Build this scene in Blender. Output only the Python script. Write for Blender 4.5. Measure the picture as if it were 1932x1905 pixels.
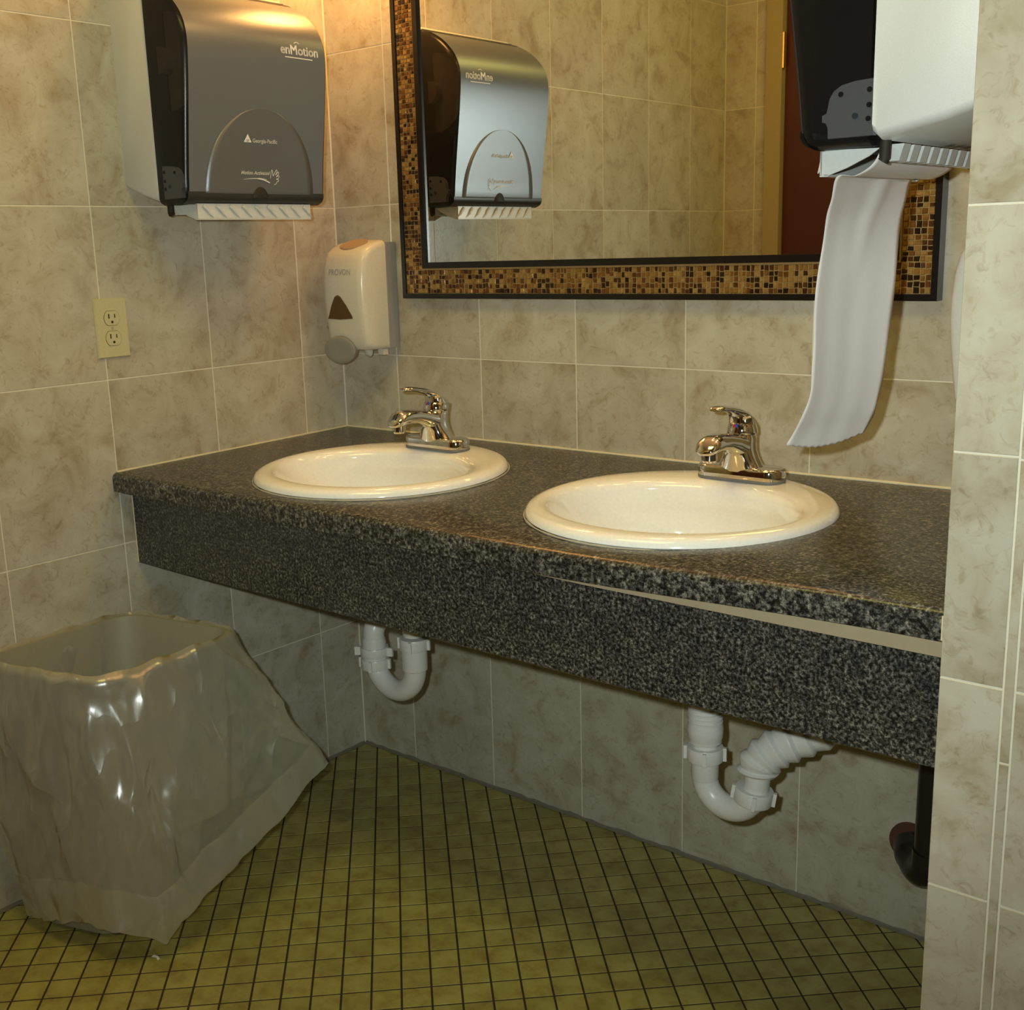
import bpy, bmesh, math, random
from mathutils import Vector, Matrix
random.seed(7)
for o in list(bpy.data.objects): bpy.data.objects.remove(o, do_unlink=True)
S = bpy.context.scene
COL = S.collection
PI = math.pi

# ------------------------------------------------------------------ camera
CAM = Vector((2.05802517, -1.88678604, 1.22727014))
RX = Vector((0.76464586, 0.64373793, -0.03030165))
DN = Vector((0.11988016, -0.18828011, -0.97477143))
FW = Vector((-0.63320254, 0.74172237, -0.22113901))
cd = bpy.data.cameras.new('camera'); cam = bpy.data.objects.new('camera', cd); COL.objects.link(cam)
cam.matrix_world = Matrix(((RX.x, -DN.x, -FW.x, CAM.x), (RX.y, -DN.y, -FW.y, CAM.y), (RX.z, -DN.z, -FW.z, CAM.z), (0, 0, 0, 1)))
cd.sensor_width = 36; cd.lens = 36 * 2182.7 / 1932
cd.shift_x = (966 - 926.13) / 1932; cd.shift_y = (963.79 - 952.5) / 1932
cd.clip_start = 0.02
S.camera = cam

# ------------------------------------------------------------------ world, lights, exposure
W = bpy.data.worlds.new('world'); S.world = W; W.use_nodes = True
W.node_tree.nodes['Background'].inputs[0].default_value = (1.0, 0.8, 0.55, 1)
W.node_tree.nodes['Background'].inputs[1].default_value = 0.02
S.view_settings.view_transform = 'Standard'; S.view_settings.look = 'None'
S.view_settings.gamma = 1.0; S.view_settings.use_curve_mapping = False
S.view_settings.exposure = 0.28
S.cycles.max_bounces = 7; S.cycles.diffuse_bounces = 3; S.cycles.glossy_bounces = 4; S.cycles.transmission_bounces = 2; S.cycles.transparent_max_bounces = 8; S.cycles.use_light_tree = False

def lamp(name, kind, loc, energy, color, size=0.05, size_y=None, aim=None):
    l = bpy.data.lights.new(name, kind); l.energy = energy; l.color = color
    if kind == 'AREA':
        l.size = size
        if size_y: l.shape = 'RECTANGLE'; l.size_y = size_y
    else: l.shadow_soft_size = size
    o = bpy.data.objects.new(name, l); COL.objects.link(o); o.location = loc
    if aim is not None:
        o.rotation_euler = (Vector(aim) - Vector(loc)).to_track_quat('-Z', 'Y').to_euler()
    return o
# the camera's own flash, up and left of the lens
FLASH = CAM - RX * 0.060 - DN * 0.042 + FW * 0.02
fo = lamp('camera_flash', 'SPOT', FLASH, 54, (0.92, 1.03, 0.97), 0.012, aim=FLASH + FW * 2182.7 + RX * 200 - DN * 470)
fo.data.spot_size = math.radians(110); fo.data.spot_blend = 1.0
# warm vanity lamps over the mirror, one near the corner and one over the second basin
lamp('vanity_lamp_a', 'POINT', (0.19, -0.10, 1.95), 5.8, (1.0, 0.47, 0.13), 0.055)
lamp('vanity_lamp_b', 'POINT', (0.82, -0.17, 2.12), 3.6, (1.0, 0.52, 0.18), 0.055)
lamp('vanity_lamp_c', 'POINT', (1.34, -0.17, 2.12), 4.2, (1.0, 0.52, 0.18), 0.055)
# ceiling light of the room
lamp('ceiling_lamp', 'AREA', (1.0, -1.25, 2.44), 7.4, (1.0, 0.84, 0.22), 0.9, 0.5)

# ------------------------------------------------------------------ materials
def nt(name):
    m = bpy.data.materials.new(name); m.use_nodes = True
    n = m.node_tree.nodes; b = n['Principled BSDF']
    return m, m.node_tree, n, b
def plain(name, col, rough=0.5, metal=0.0, spec=0.5, coat=0.0, bump=0.0, bscale=200):
    m, t, n, b = nt(name)
    b.inputs['Base Color'].default_value = (*col, 1); b.inputs['Roughness'].default_value = rough
    b.inputs['Metallic'].default_value = metal; b.inputs['Specular IOR Level'].default_value = spec
    b.inputs['Coat Weight'].default_value = coat
    co = n.new('ShaderNodeTexCoord')
    no = n.new('ShaderNodeTexNoise'); no.inputs['Scale'].default_value = bscale; no.inputs['Detail'].default_value = 1
    t.links.new(co.outputs['Object'], no.inputs['Vector'])
    hs = n.new('ShaderNodeHueSaturation'); hs.inputs['Color'].default_value = (*col, 1)
    mr = n.new('ShaderNodeMapRange'); mr.inputs['To Min'].default_value = 0.94; mr.inputs['To Max'].default_value = 1.06
    t.links.new(no.outputs['Fac'], mr.inputs['Value']); t.links.new(mr.outputs[0], hs.inputs['Value'])
    t.links.new(hs.outputs[0], b.inputs['Base Color'])
    if bump:
        bp = n.new('ShaderNodeBump'); bp.inputs['Strength'].default_value = bump; bp.inputs['Distance'].default_value = 0.001
        t.links.new(no.outputs['Fac'], bp.inputs['Height']); t.links.new(bp.outputs[0], b.inputs['Normal'])
    return m
def ramp(n, stops):
    r = n.new('ShaderNodeValToRGB'); e = r.color_ramp.elements
    while len(e) < len(stops): e.new(0.5)
    for i, (p, c) in enumerate(stops): e[i].position = p; e[i].color = (*c, 1)
    return r
def m_walltile(name, light, mid, dark, rough=0.28):
    m, t, n, b = nt(name); L = t.links.new
    g = n.new('ShaderNodeNewGeometry'); oi = n.new('ShaderNodeObjectInfo')
    mul = n.new('ShaderNodeVectorMath'); mul.operation = 'SCALE'; mul.inputs['Scale'].default_value = 37.0
    cx = n.new('ShaderNodeCombineXYZ')
    L(oi.outputs['Random'], cx.inputs[0]); L(oi.outputs['Random'], cx.inputs[2]); L(cx.outputs[0], mul.inputs[0])
    add = n.new('ShaderNodeVectorMath'); L(g.outputs['Position'], add.inputs[0]); L(mul.outputs[0], add.inputs[1])
    n1 = n.new('ShaderNodeTexNoise'); n1.inputs['Scale'].default_value = 13; n1.inputs['Detail'].default_value = 4; n1.inputs['Roughness'].default_value = 0.62; n1.inputs['Distortion'].default_value = 0.6
    L(add.outputs[0], n1.inputs['Vector'])
    r1 = ramp(n, [(0.30, dark), (0.47, mid), (0.66, light)]); L(n1.outputs['Fac'], r1.inputs[0])
    n2 = n.new('ShaderNodeTexNoise'); n2.inputs['Scale'].default_value = 48; n2.inputs['Detail'].default_value = 3; n2.inputs['Roughness'].default_value = 0.7; n2.inputs['Distortion'].default_value = 1.2
    L(add.outputs[0], n2.inputs['Vector'])
    r2 = ramp(n, [(0.30, (0.62, 0.50, 0.37)), (0.46, (1, 1, 1)), (0.60, (1, 1, 1)), (0.74, (1.0, 1.0, 1.0))]); L(n2.outputs['Fac'], r2.inputs[0])
    mx = n.new('ShaderNodeMix'); mx.data_type = 'RGBA'; mx.blend_type = 'MULTIPLY'; mx.inputs[0].default_value = 0.48
    L(r1.outputs[0], mx.inputs['A']); L(r2.outputs[0], mx.inputs['B'])
    hs = n.new('ShaderNodeHueSaturation'); mr = n.new('ShaderNodeMapRange'); mr.inputs['To Min'].default_value = 0.93; mr.inputs['To Max'].default_value = 1.05
    L(oi.outputs['Random'], mr.inputs['Value']); L(mr.outputs[0], hs.inputs['Value']); L(mx.outputs['Result'], hs.inputs['Color'])
    L(hs.outputs[0], b.inputs['Base Color'])
    b.inputs['Roughness'].default_value = rough; b.inputs['Specular IOR Level'].default_value = 0.45
    bp = n.new('ShaderNodeBump'); bp.inputs['Strength'].default_value = 0.12; bp.inputs['Distance'].default_value = 0.002
    L(n2.outputs['Fac'], bp.inputs['Height']); L(bp.outputs[0], b.inputs['Normal'])
    return m
def m_floortile(name):
    m, t, n, b = nt(name); L = t.links.new
    g = n.new('ShaderNodeNewGeometry')
    n1 = n.new('ShaderNodeTexNoise'); n1.inputs['Scale'].default_value = 22; n1.inputs['Detail'].default_value = 3; n1.inputs['Roughness'].default_value = 0.65
    L(g.outputs['Position'], n1.inputs['Vector'])
    r1 = ramp(n, [(0.30, (0.29, 0.225, 0.062)), (0.5, (0.38, 0.335, 0.095)), (0.70, (0.44, 0.41, 0.135))]); L(n1.outputs['Fac'], r1.inputs[0])
    hs = n.new('ShaderNodeHueSaturation'); mr = n.new('ShaderNodeMapRange'); mr.inputs['To Min'].default_value = 0.82; mr.inputs['To Max'].default_value = 1.12
    L(g.outputs['Random Per Island'], mr.inputs['Value']); L(mr.outputs[0], hs.inputs['Value']); L(r1.outputs[0], hs.inputs['Color'])
    oi = n.new('ShaderNodeObjectInfo'); mr2 = n.new('ShaderNodeMapRange'); mr2.inputs['To Min'].default_value = 0.88; mr2.inputs['To Max'].default_value = 1.10
    hs2 = n.new('ShaderNodeHueSaturation'); L(oi.outputs['Random'], mr2.inputs['Value']); L(mr2.outputs[0], hs2.inputs['Value']); L(hs.outputs[0], hs2.inputs['Color'])
    L(hs2.outputs[0], b.inputs['Base Color']); b.inputs['Roughness'].default_value = 0.42
    n2 = n.new('ShaderNodeTexNoise'); n2.inputs['Scale'].default_value = 160; L(g.outputs['Position'], n2.inputs['Vector'])
    bp = n.new('ShaderNodeBump'); bp.inputs['Strength'].default_value = 0.2; bp.inputs['Distance'].default_value = 0.001
    L(n2.outputs['Fac'], bp.inputs['Height']); L(bp.outputs[0], b.inputs['Normal'])
    return m
def m_granite(name):
    m, t, n, b = nt(name); L = t.links.new
    g = n.new('ShaderNodeNewGeometry')
    n1 = n.new('ShaderNodeTexNoise'); n1.inputs['Scale'].default_value = 200; n1.inputs['Detail'].default_value = 4; n1.inputs['Roughness'].default_value = 0.7
    L(g.outputs['Position'], n1.inputs['Vector'])
    r1 = ramp(n, [(0.38, (0.006, 0.006, 0.006)), (0.46, (0.026, 0.027, 0.024)), (0.53, (0.085, 0.087, 0.078)), (0.60, (0.19, 0.19, 0.175)), (0.68, (0.34, 0.335, 0.31))]); L(n1.outputs['Fac'], r1.inputs[0])
    n2 = n.new('ShaderNodeTexNoise'); n2.inputs['Scale'].default_value = 65; n2.inputs['Detail'].default_value = 2
    L(g.outputs['Position'], n2.inputs['Vector'])
    r2 = ramp(n, [(0.35, (0.55, 0.55, 0.58)), (0.65, (1.15, 1.08, 0.98))]); L(n2.outputs['Fac'], r2.inputs[0])
    mx = n.new('ShaderNodeMix'); mx.data_type = 'RGBA'; mx.blend_type = 'MULTIPLY'; mx.inputs[0].default_value = 1
    L(r1.outputs[0], mx.inputs['A']); L(r2.outputs[0], mx.inputs['B']); L(mx.outputs['Result'], b.inputs['Base Color'])
    b.inputs['Roughness'].default_value = 0.29; b.inputs['Specular IOR Level'].default_value = 0.6
    bp = n.new('ShaderNodeBump'); bp.inputs['Strength'].default_value = 0.15; bp.inputs['Distance'].default_value = 0.0006
    L(n1.outputs['Fac'], bp.inputs['Height']); L(bp.outputs[0], b.inputs['Normal'])
    return m
def m_mosaic(name):
    m, t, n, b = nt(name); L = t.links.new
    g = n.new('ShaderNodeNewGeometry')
    r = ramp(n, [(0.0, (0.014, 0.009, 0.006)), (0.22, (0.06, 0.022, 0.009)), (0.45, (0.17, 0.065, 0.015)), (0.7, (0.30, 0.15, 0.035)), (1.0, (0.42, 0.27, 0.09))])
    L(g.outputs['Random Per Island'], r.inputs[0])
    n2 = n.new('ShaderNodeTexNoise'); n2.inputs['Scale'].default_value = 260; L(g.outputs['Position'], n2.inputs['Vector'])
    hs = n.new('ShaderNodeHueSaturation'); mr = n.new('ShaderNodeMapRange'); mr.inputs['To Min'].default_value = 0.5; mr.inputs['To Max'].default_value = 1.5
    L(n2.outputs['Fac'], mr.inputs['Value']); L(mr.outputs[0], hs.inputs['Value']); L(r.outputs[0], hs.inputs['Color'])
    L(hs.outputs[0], b.inputs['Base Color']); b.inputs['Roughness'].default_value = 0.28; b.inputs['Metallic'].default_value = 0.35
    bp = n.new('ShaderNodeBump'); bp.inputs['Strength'].default_value = 0.5; bp.inputs['Distance'].default_value = 0.001
    L(n2.outputs['Fac'], bp.inputs['Height']); L(bp.outputs[0], b.inputs['Normal'])
    return m
def m_smoke(name, tint, trans, rough, base=(0.02, 0.02, 0.022)):
    m, t, n, b = nt(name); L = t.links.new
    b.inputs['Base Color'].default_value = (*base, 1); b.inputs['Roughness'].default_value = rough; b.inputs['Specular IOR Level'].default_value = 0.6
    no = n.new('ShaderNodeTexNoise'); no.inputs['Scale'].default_value = 900
    co = n.new('ShaderNodeTexCoord'); L(co.outputs['Object'], no.inputs['Vector'])
    bp = n.new('ShaderNodeBump'); bp.inputs['Strength'].default_value = 0.12; bp.inputs['Distance'].default_value = 0.0004
    L(no.outputs['Fac'], bp.inputs['Height']); L(bp.outputs[0], b.inputs['Normal'])
    tr = n.new('ShaderNodeBsdfTransparent'); tr.inputs[0].default_value = (*tint, 1)
    mx = n.new('ShaderNodeMixShader'); mx.inputs[0].default_value = trans
    L(b.outputs[0], mx.inputs[1]); L(tr.outputs[0], mx.inputs[2]); L(mx.outputs[0], n['Material Output'].inputs[0])
    return m
def m_film(name):
    m, t, n, b = nt(name); L = t.links.new
    d = n.new('ShaderNodeBsdfDiffuse'); d.inputs[0].default_value = (0.90, 0.88, 0.78, 1)
    tl = n.new('ShaderNodeBsdfTranslucent'); tl.inputs[0].default_value = (0.80, 0.76, 0.64, 1)
    gl = n.new('ShaderNodeBsdfGlossy'); gl.inputs['Roughness'].default_value = 0.30; gl.inputs[0].default_value = (0.9, 0.9, 0.9, 1)
    tr = n.new('ShaderNodeBsdfTransparent'); tr.inputs[0].default_value = (0.93, 0.92, 0.86, 1)
    co = n.new('ShaderNodeTexCoord'); mp = n.new('ShaderNodeMapping'); mp.inputs['Scale'].default_value = (1, 1, 0.75)
    L(co.outputs['Object'], mp.inputs[0])
    no = n.new('ShaderNodeTexNoise'); no.inputs['Scale'].default_value = 6; no.inputs['Detail'].default_value = 2; no.inputs['Distortion'].default_value = 0.9
    L(mp.outputs[0], no.inputs['Vector'])
    bp = n.new('ShaderNodeBump'); bp.inputs['Strength'].default_value = 0.8; bp.inputs['Distance'].default_value = 0.03
    vo = n.new('ShaderNodeTexVoronoi'); vo.inputs['Scale'].default_value = 7.5; vo.inputs['Randomness'].default_value = 1.0
    ad = n.new('ShaderNodeVectorMath'); mo = n.new('ShaderNodeVectorMath'); mo.operation = 'SCALE'; mo.inputs['Scale'].default_value = 0.25
    L(no.outputs['Color'], mo.inputs[0]); L(mp.outputs[0], ad.inputs[0]); L(mo.outputs[0], ad.inputs[1]); L(ad.outputs[0], vo.inputs['Vector'])
    sm = n.new('ShaderNodeMath'); sm.operation = 'MULTIPLY_ADD'; sm.inputs[1].default_value = 0.9
    L(vo.outputs['Distance'], sm.inputs[0]); L(no.outputs['Fac'], sm.inputs[2]); L(sm.outputs[0], bp.inputs['Height'])
    for s in (d, tl, gl): L(bp.outputs[0], s.inputs['Normal'])
    a = n.new('ShaderNodeMixShader'); a.inputs[0].default_value = 0.35; L(d.outputs[0], a.inputs[1]); L(tl.outputs[0], a.inputs[2])
    lw = n.new('ShaderNodeLayerWeight'); lw.inputs[0].default_value = 0.35; mrf = n.new('ShaderNodeMapRange'); mrf.inputs['To Min'].default_value = 0.72; mrf.inputs['To Max'].default_value = 0.22
    L(bp.outputs[0], lw.inputs['Normal']); L(lw.outputs['Facing'], mrf.inputs['Value'])
    c = n.new('ShaderNodeMixShader'); L(mrf.outputs[0], c.inputs[0]); L(a.outputs[0], c.inputs[1]); L(tr.outputs[0], c.inputs[2])
    e = n.new('ShaderNodeMixShader'); e.inputs[0].default_value = 0.19; L(c.outputs[0], e.inputs[1]); L(gl.outputs[0], e.inputs[2])
    L(e.outputs[0], n['Material Output'].inputs[0])
    return m
def m_paper(name):
    m, t, n, b = nt(name); L = t.links.new
    d = n.new('ShaderNodeBsdfDiffuse'); d.inputs[0].default_value = (0.93, 0.885, 0.86, 1)
    tl = n.new('ShaderNodeBsdfTranslucent'); tl.inputs[0].default_value = (0.80, 0.73, 0.68, 1)
    co = n.new('ShaderNodeTexCoord'); no = n.new('ShaderNodeTexNoise'); no.inputs['Scale'].default_value = 450; no.inputs['Detail'].default_value = 2
    L(co.outputs['Object'], no.inputs['Vector']); bp = n.new('ShaderNodeBump'); bp.inputs['Strength'].default_value = 0.25; bp.inputs['Distance'].default_value = 0.0006
    L(no.outputs['Fac'], bp.inputs['Height']); L(bp.outputs[0], d.inputs['Normal'])
    a = n.new('ShaderNodeMixShader'); a.inputs[0].default_value = 0.10; L(d.outputs[0], a.inputs[1]); L(tl.outputs[0], a.inputs[2])
    L(a.outputs[0], n['Material Output'].inputs[0]); return m

TILE = m_walltile('beige_stone_tile', (0.58, 0.545, 0.44), (0.51, 0.462, 0.355), (0.39, 0.325, 0.22))
FTILE = m_floortile('yellow_floor_tile')
GROUT = plain('cream_grout', (0.78, 0.74, 0.60), 0.7, bump=0.1)
FGROUT = plain('dark_floor_grout', (0.045, 0.032, 0.018), 0.85, bump=0.3)
GRAN = m_granite('speckled_laminate')
MOSAIC = m_mosaic('amber_mosaic_chips')
GOLD = plain('gold_grout', (0.36, 0.25, 0.10), 0.45, 0.3)
BLACK = plain('black_lacquer', (0.006, 0.005, 0.005), 0.30)
CHROME = plain('chrome', (0.66, 0.665, 0.67), 0.06, 1.0)
PORC = plain('white_porcelain', (0.94, 0.94, 0.915), 0.09, 0, 0.5, 0.5)
PVC = plain('white_pvc', (0.74, 0.735, 0.69), 0.30, bump=0.1)
IVORY = plain('ivory_plastic', (0.62, 0.56, 0.32), 0.35)
DARK = plain('dark_slot', (0.02, 0.015, 0.008), 0.7)
GREYBODY = plain('grey_plastic', (0.68, 0.68, 0.65), 0.42, bump=0.1, bscale=700)
SOAPW = plain('soap_white_plastic', (0.70, 0.66, 0.55), 0.22, bump=0.05)
SOAPG = plain('soap_grey_plastic', (0.30, 0.30, 0.295), 0.4)
BUTTON = plain('push_button_grey', (0.27, 0.26, 0.22), 0.4)
AMBER = plain('soap_window', (0.10, 0.055, 0.012), 0.12)
PRINT = plain('white_print', (0.85, 0.85, 0.82), 0.5)
PRINTG = plain('grey_print', (0.33, 0.32, 0.30), 0.5)
COVER = m_smoke('smoky_cover', (0.50, 0.49, 0.50), 0.60, 0.24, (0.02, 0.02, 0.021))
PANEL = plain('smoky_panel', (0.19, 0.20, 0.215), 0.36, 0.55, bump=0.15, bscale=900)
GUARD = plain('clear_guard', (0.62, 0.64, 0.63), 0.25)
ROLL = plain('paper_roll', (0.25, 0.21, 0.17), 0.9)
GEAR = plain('gear_plate', (0.72, 0.77, 0.82), 0.5)
PAPER = m_paper('brownish_paper')
FILM = m_film('clear_film')
CAN = plain('grey_bin_plastic', (0.32, 0.30, 0.215), 0.5)
WOOD = plain('bare_board', (0.40, 0.32, 0.20), 0.8, bump=0.3, bscale=60)
CAULK = plain('cream_caulk', (0.72, 0.66, 0.46), 0.5)
GCAULK = plain('grey_caulk', (0.20, 0.18, 0.13), 0.7, bump=0.4, bscale=90)
PAINT = plain('ceiling_paint', (0.55, 0.50, 0.40), 0.9)
HALL = plain('hall_paint', (0.24, 0.20, 0.14), 0.9)
CASING = plain('tan_casing', (0.42, 0.33, 0.16), 0.5)
DOOR = plain('dark_red_door', (0.075, 0.012, 0.006), 0.35, bump=0.1, bscale=40)
BRASS = plain('brass', (0.75, 0.55, 0.20), 0.25, 1.0)
IRON = plain('dark_iron', (0.030, 0.024, 0.020), 0.28, 0.4)
HOLE = plain('raw_wall_hole', (0.10, 0.035, 0.02), 0.8, bump=0.5, bscale=80)
RED = plain('red_dot', (0.55, 0.02, 0.03), 0.4); BLUE = plain('blue_dot', (0.02, 0.10, 0.60), 0.4)
m, t, n, b = nt('mirror_glass'); MIRROR = m
b.inputs['Metallic'].default_value = 1; b.inputs['Roughness'].default_value = 0.012; b.inputs['Base Color'].default_value = (0.80, 0.80, 0.74, 1)

# ------------------------------------------------------------------ mesh helpers
def mesh_obj(name, verts, faces, mat, parent=None, smooth=False):
    me = bpy.data.meshes.new(name); me.from_pydata([tuple(v) for v in verts], [], faces); me.validate(); me.update()
    bm = bmesh.new(); bm.from_mesh(me); bmesh.ops.recalc_face_normals(bm, faces=bm.faces); bm.to_mesh(me); bm.free()
    if mat: me.materials.append(mat)
    if smooth:
        for p in me.polygons: p.use_smooth = True
    o = bpy.data.objects.new(name, me); COL.objects.link(o)
    if parent: o.parent = parent
    return o
def autosmooth(o, ang=40):
    me = o.data
    for p in me.polygons: p.use_smooth = True
    bm = bmesh.new(); bm.from_mesh(me)
    for e in bm.edges:
        if len(e.link_faces) == 2 and e.calc_face_angle(0) > math.radians(ang): e.smooth = False
    bm.to_mesh(me); bm.free()
    return o
def tag(o, label, cat, group=None):
    o['label'] = label; o['category'] = cat
    if group: o['group'] = group
    return o
def struct(o): o['kind'] = 'structure'; return o
def thing(name, loc, label, cat, group=None, rz=0):
    o = bpy.data.objects.new(name, None); o.empty_display_size = 0.05; COL.objects.link(o)
    o.location = loc; o.rotation_euler = (0, 0, rz); tag(o, label, cat, group); return o
class MB:
    def __init__(s): s.v = []; s.f = []
    def add(s, v, f):
        k = len(s.v); s.v += [tuple(x) for x in v]; s.f += [tuple(i + k for i in q) for q in f]; return s
    def box(s, x0, x1, y0, y1, z0, z1):
        v = [(x, y, z) for z in (z0, z1) for y in (y0, y1) for x in (x0, x1)]
        return s.add(v, [(0, 1, 3, 2), (4, 6, 7, 5), (0, 4, 5, 1), (2, 3, 7, 6), (0, 2, 6, 4), (1, 5, 7, 3)])
    def loft(s, rings, cap0=True, cap1=True, closed=True):
        n = len(rings[0]); v = [p for r in rings for p in r]; f = []
        for i in range(len(rings) - 1):
            for j in range(n if closed else n - 1):
                a = i * n + j; b = i * n + (j + 1) % n; f.append((a, b, b + n, a + n))
        if cap0: f.append(tuple(range(n))[::-1])
        if cap1: f.append(tuple(range((len(rings) - 1) * n, len(rings) * n)))
        return s.add(v, f)
    def grid(s, rows):
        return s.loft(rows, False, False, False)
    def tube(s, path, rad, n=20, cap=True):
        P = [Vector(p) for p in path]
        R = rad if isinstance(rad, (list, tuple)) else [rad] * len(P)
        T = []
        for i in range(len(P)):
            a = P[max(i - 1, 0)]; b = P[min(i + 1, len(P) - 1)]; d = (b - a)
            T.append(d.normalized() if d.length > 1e-9 else Vector((0, 0, 1)))
        u = T[0].orthogonal().normalized(); rings = []
        for i in range(len(P)):
            u = (u - T[i] * u.dot(T[i])).normalized(); w = T[i].cross(u)
            rings.append([P[i] + (u * math.cos(2 * PI * k / n) + w * math.sin(2 * PI * k / n)) * R[i] for k in range(n)])
        return s.loft(rings, cap, cap)
    def lathe(s, prof, c=(0, 0, 0), n=40, sx=1, sy=1, cap0=False, cap1=False):
        rings = [[(c[0] + r * sx * math.cos(2 * PI * k / n), c[1] + r * sy * math.sin(2 * PI * k / n), c[2] + z) for k in range(n)] for r, z in prof]
        return s.loft(rings, cap0, cap1)
    def build(s, name, mat, parent=None, smooth=None):
        o = mesh_obj(name, s.v, s.f, mat, parent)
        if smooth: autosmooth(o, smooth)
        return o
def rrect(cx, cy, hx, hy, r, z, n=6):
    pts = []
    for sx, sy, a0 in ((1, 1, 0), (-1, 1, PI / 2), (-1, -1, PI), (1, -1, 1.5 * PI)):
        for k in range(n + 1):
            a = a0 + PI / 2 * k / n
            pts.append((cx + sx * (hx - r) + r * math.cos(a), cy + sy * (hy - r) + r * math.sin(a), z))
    return pts
def bez(pts, n=8):
    """Catmull-Rom through the points."""
    P = [Vector(p) for p in pts]; out = []
    for i in range(len(P) - 1):
        a = P[max(i - 1, 0)]; b = P[i]; c = P[i + 1]; d = P[min(i + 2, len(P) - 1)]
        for k in range(n):
            t = k / n
            out.append(0.5 * ((2 * b) + (c - a) * t + (2 * a - 5 * b + 4 * c - d) * t * t + (3 * b - a - 3 * c + d) * t ** 3))
    out.append(P[-1]); return out
def lerp(a, b, t): return a + (b - a) * t
def interp(tab, x):
    if x <= tab[0][0]: return tab[0][1]
    for (a, b), (c, d) in zip(tab, tab[1:]):
        if x <= c: return lerp(b, d, (x - a) / (c - a))
    return tab[-1][1]
def sstep(a, b, x):
    t = min(max((x - a) / (b - a), 0.0), 1.0); return t * t * (3 - 2 * t)
_fonts = {}
def text_mesh(txt, size, shear=0.0, bold=0.0):
    c = bpy.data.curves.new('t', 'FONT'); c.body = txt; c.size = size; c.shear = shear; c.offset = bold; c.resolution_u = 3
    o = bpy.data.objects.new('t', c); COL.objects.link(o)
    me = bpy.data.meshes.new_from_object(o.evaluated_get(bpy.context.evaluated_depsgraph_get()))
    bpy.data.objects.remove(o); v = [tuple(x.co) for x in me.vertices]; f = [tuple(p.vertices) for p in me.polygons]
    bpy.data.meshes.remove(me); return v, f
def copy_tree(o, parent=None):
    c = o.copy(); COL.objects.link(c); c.parent = parent
    for ch in list(o.children): copy_tree(ch, c)
    return c

# ------------------------------------------------------------------ the room
TH, TW, Z2 = 0.333, 0.2517, 0.9964
GR = 0.0023   # joint width
ZS = [Z2 + k * TH for k in range(-3, 5)]          # horizontal joints
ZTOP = 2.5
XR = 1.65                                         # inner face of the end wall
YF = -1.865                                       # wall with the door
YE = -0.655                                       # end face of the right wall
def tile_box(w, h, name, parent, place, T=0.004):
    """bevelled tile, local x across, local y up, local z out of the wall"""
    key = (round(w, 4), round(h, 4))
    if key not in tile_box.cache:
        b = 0.0006; mb = MB()
        rings = [[(x, y, 0) for x, y in ((0, 0), (w, 0), (w, h), (0, h))],
                 [(x, y, T - b) for x, y in ((0, 0), (w, 0), (w, h), (0, h))],
                 [(x, y, T) for x, y in ((b, b), (w - b, b), (w - b, h - b), (b, h - b))]]
        mb.loft(rings); o = mb.build(name, TILE, parent); tile_box.cache[key] = o.data
    else:
        o = bpy.data.objects.new(name, tile_box.cache[key]); COL.objects.link(o); o.parent = parent
    o.matrix_local = place
    return o
tile_box.cache = {}
def cuts(vals, lo, hi):
    e = [lo] + [v for v in vals if lo + 0.004 < v < hi - 0.004] + [hi]
    return list(zip(e, e[1:]))
def tile_wall(parent, us, zs, ulo, uhi, zlo, zhi, origin, ux, out):
    ux = Vector(ux); out = Vector(out); up = Vector((0, 0, 1)); origin = Vector(origin)
    # keep the mapping right handed
    flip = ux.cross(up).dot(out) < 0
    for a, b in cuts(us, ulo, uhi):
        for c, d in cuts(zs, zlo, zhi):
            w = b - a - GR; h = d - c - GR
            if w < 0.004 or h < 0.004: continue
            xa = -ux if flip else ux
            p = origin + ux * ((b - GR / 2) if flip else (a + GR / 2)) + up * (c + GR / 2)
            M = Matrix(((xa.x, up.x, out.x, p.x), (xa.y, up.y, out.y, p.y), (xa.z, up.z, out.z, p.z), (0, 0, 0, 1)))
            tile_box(w, h, 'tile', parent, M)
G = 0.0008     # grout face lies this far behind the tile face
wl = struct(MB().box(-0.12, -G, -1.99, 0.12, -0.02, ZTOP).build('wall_left', GROUT))
tile_wall(wl, [0.1256 + TW * k for k in range(8)], ZS, 0.001, -YF, 0.001, ZTOP, (-0.004, 0, 0), (0, -1, 0), (1, 0, 0))
wb = struct(MB().box(-G, 2.9, G, 0.12, -0.02, ZTOP).build('wall_back', GROUT))
tile_wall(wb, [0.18 + TW * k for k in range(8)], ZS, 0.001, XR, 0.001, ZTOP, (0, 0.004, 0), (1, 0, 0), (0, -1, 0))
wr = struct(MB().box(XR + G, 2.9, YE + G, G, -0.02, ZTOP).build('wall_right', GROUT))
tile_wall(wr, [0.18, 0.4317], ZS, 0.001, -YE, 0.001, ZTOP, (XR + 0.004, 0, 0), (0, -1, 0), (-1, 0, 0))
ZE = [1.2553 + 0.2517 * k for k in range(-5, 5)]
# end face: cut tile column, narrow liner strip, full tiles
tile_wall(wr, [], ZE, XR - 0.001, 1.7172, 0.001, ZTOP, (0, YE + 0.004, 0), (1, 0, 0), (0, -1, 0))
tile_wall(wr, [], [0.668 - 0.333, 0.668, 0.668 + 0.333, 0.668 + 0.666, 1.667, 2.0], 1.7172, 1.7292, 0.001, ZTOP, (0, YE + 0.004, 0), (1, 0, 0), (0, -1, 0))
tile_wall(wr, [1.7292 + 0.333, 1.7292 + 0.666], ZE, 1.7292, 2.9, 0.001, ZTOP, (0, YE + 0.004, 0), (1, 0, 0), (0, -1, 0))
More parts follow.
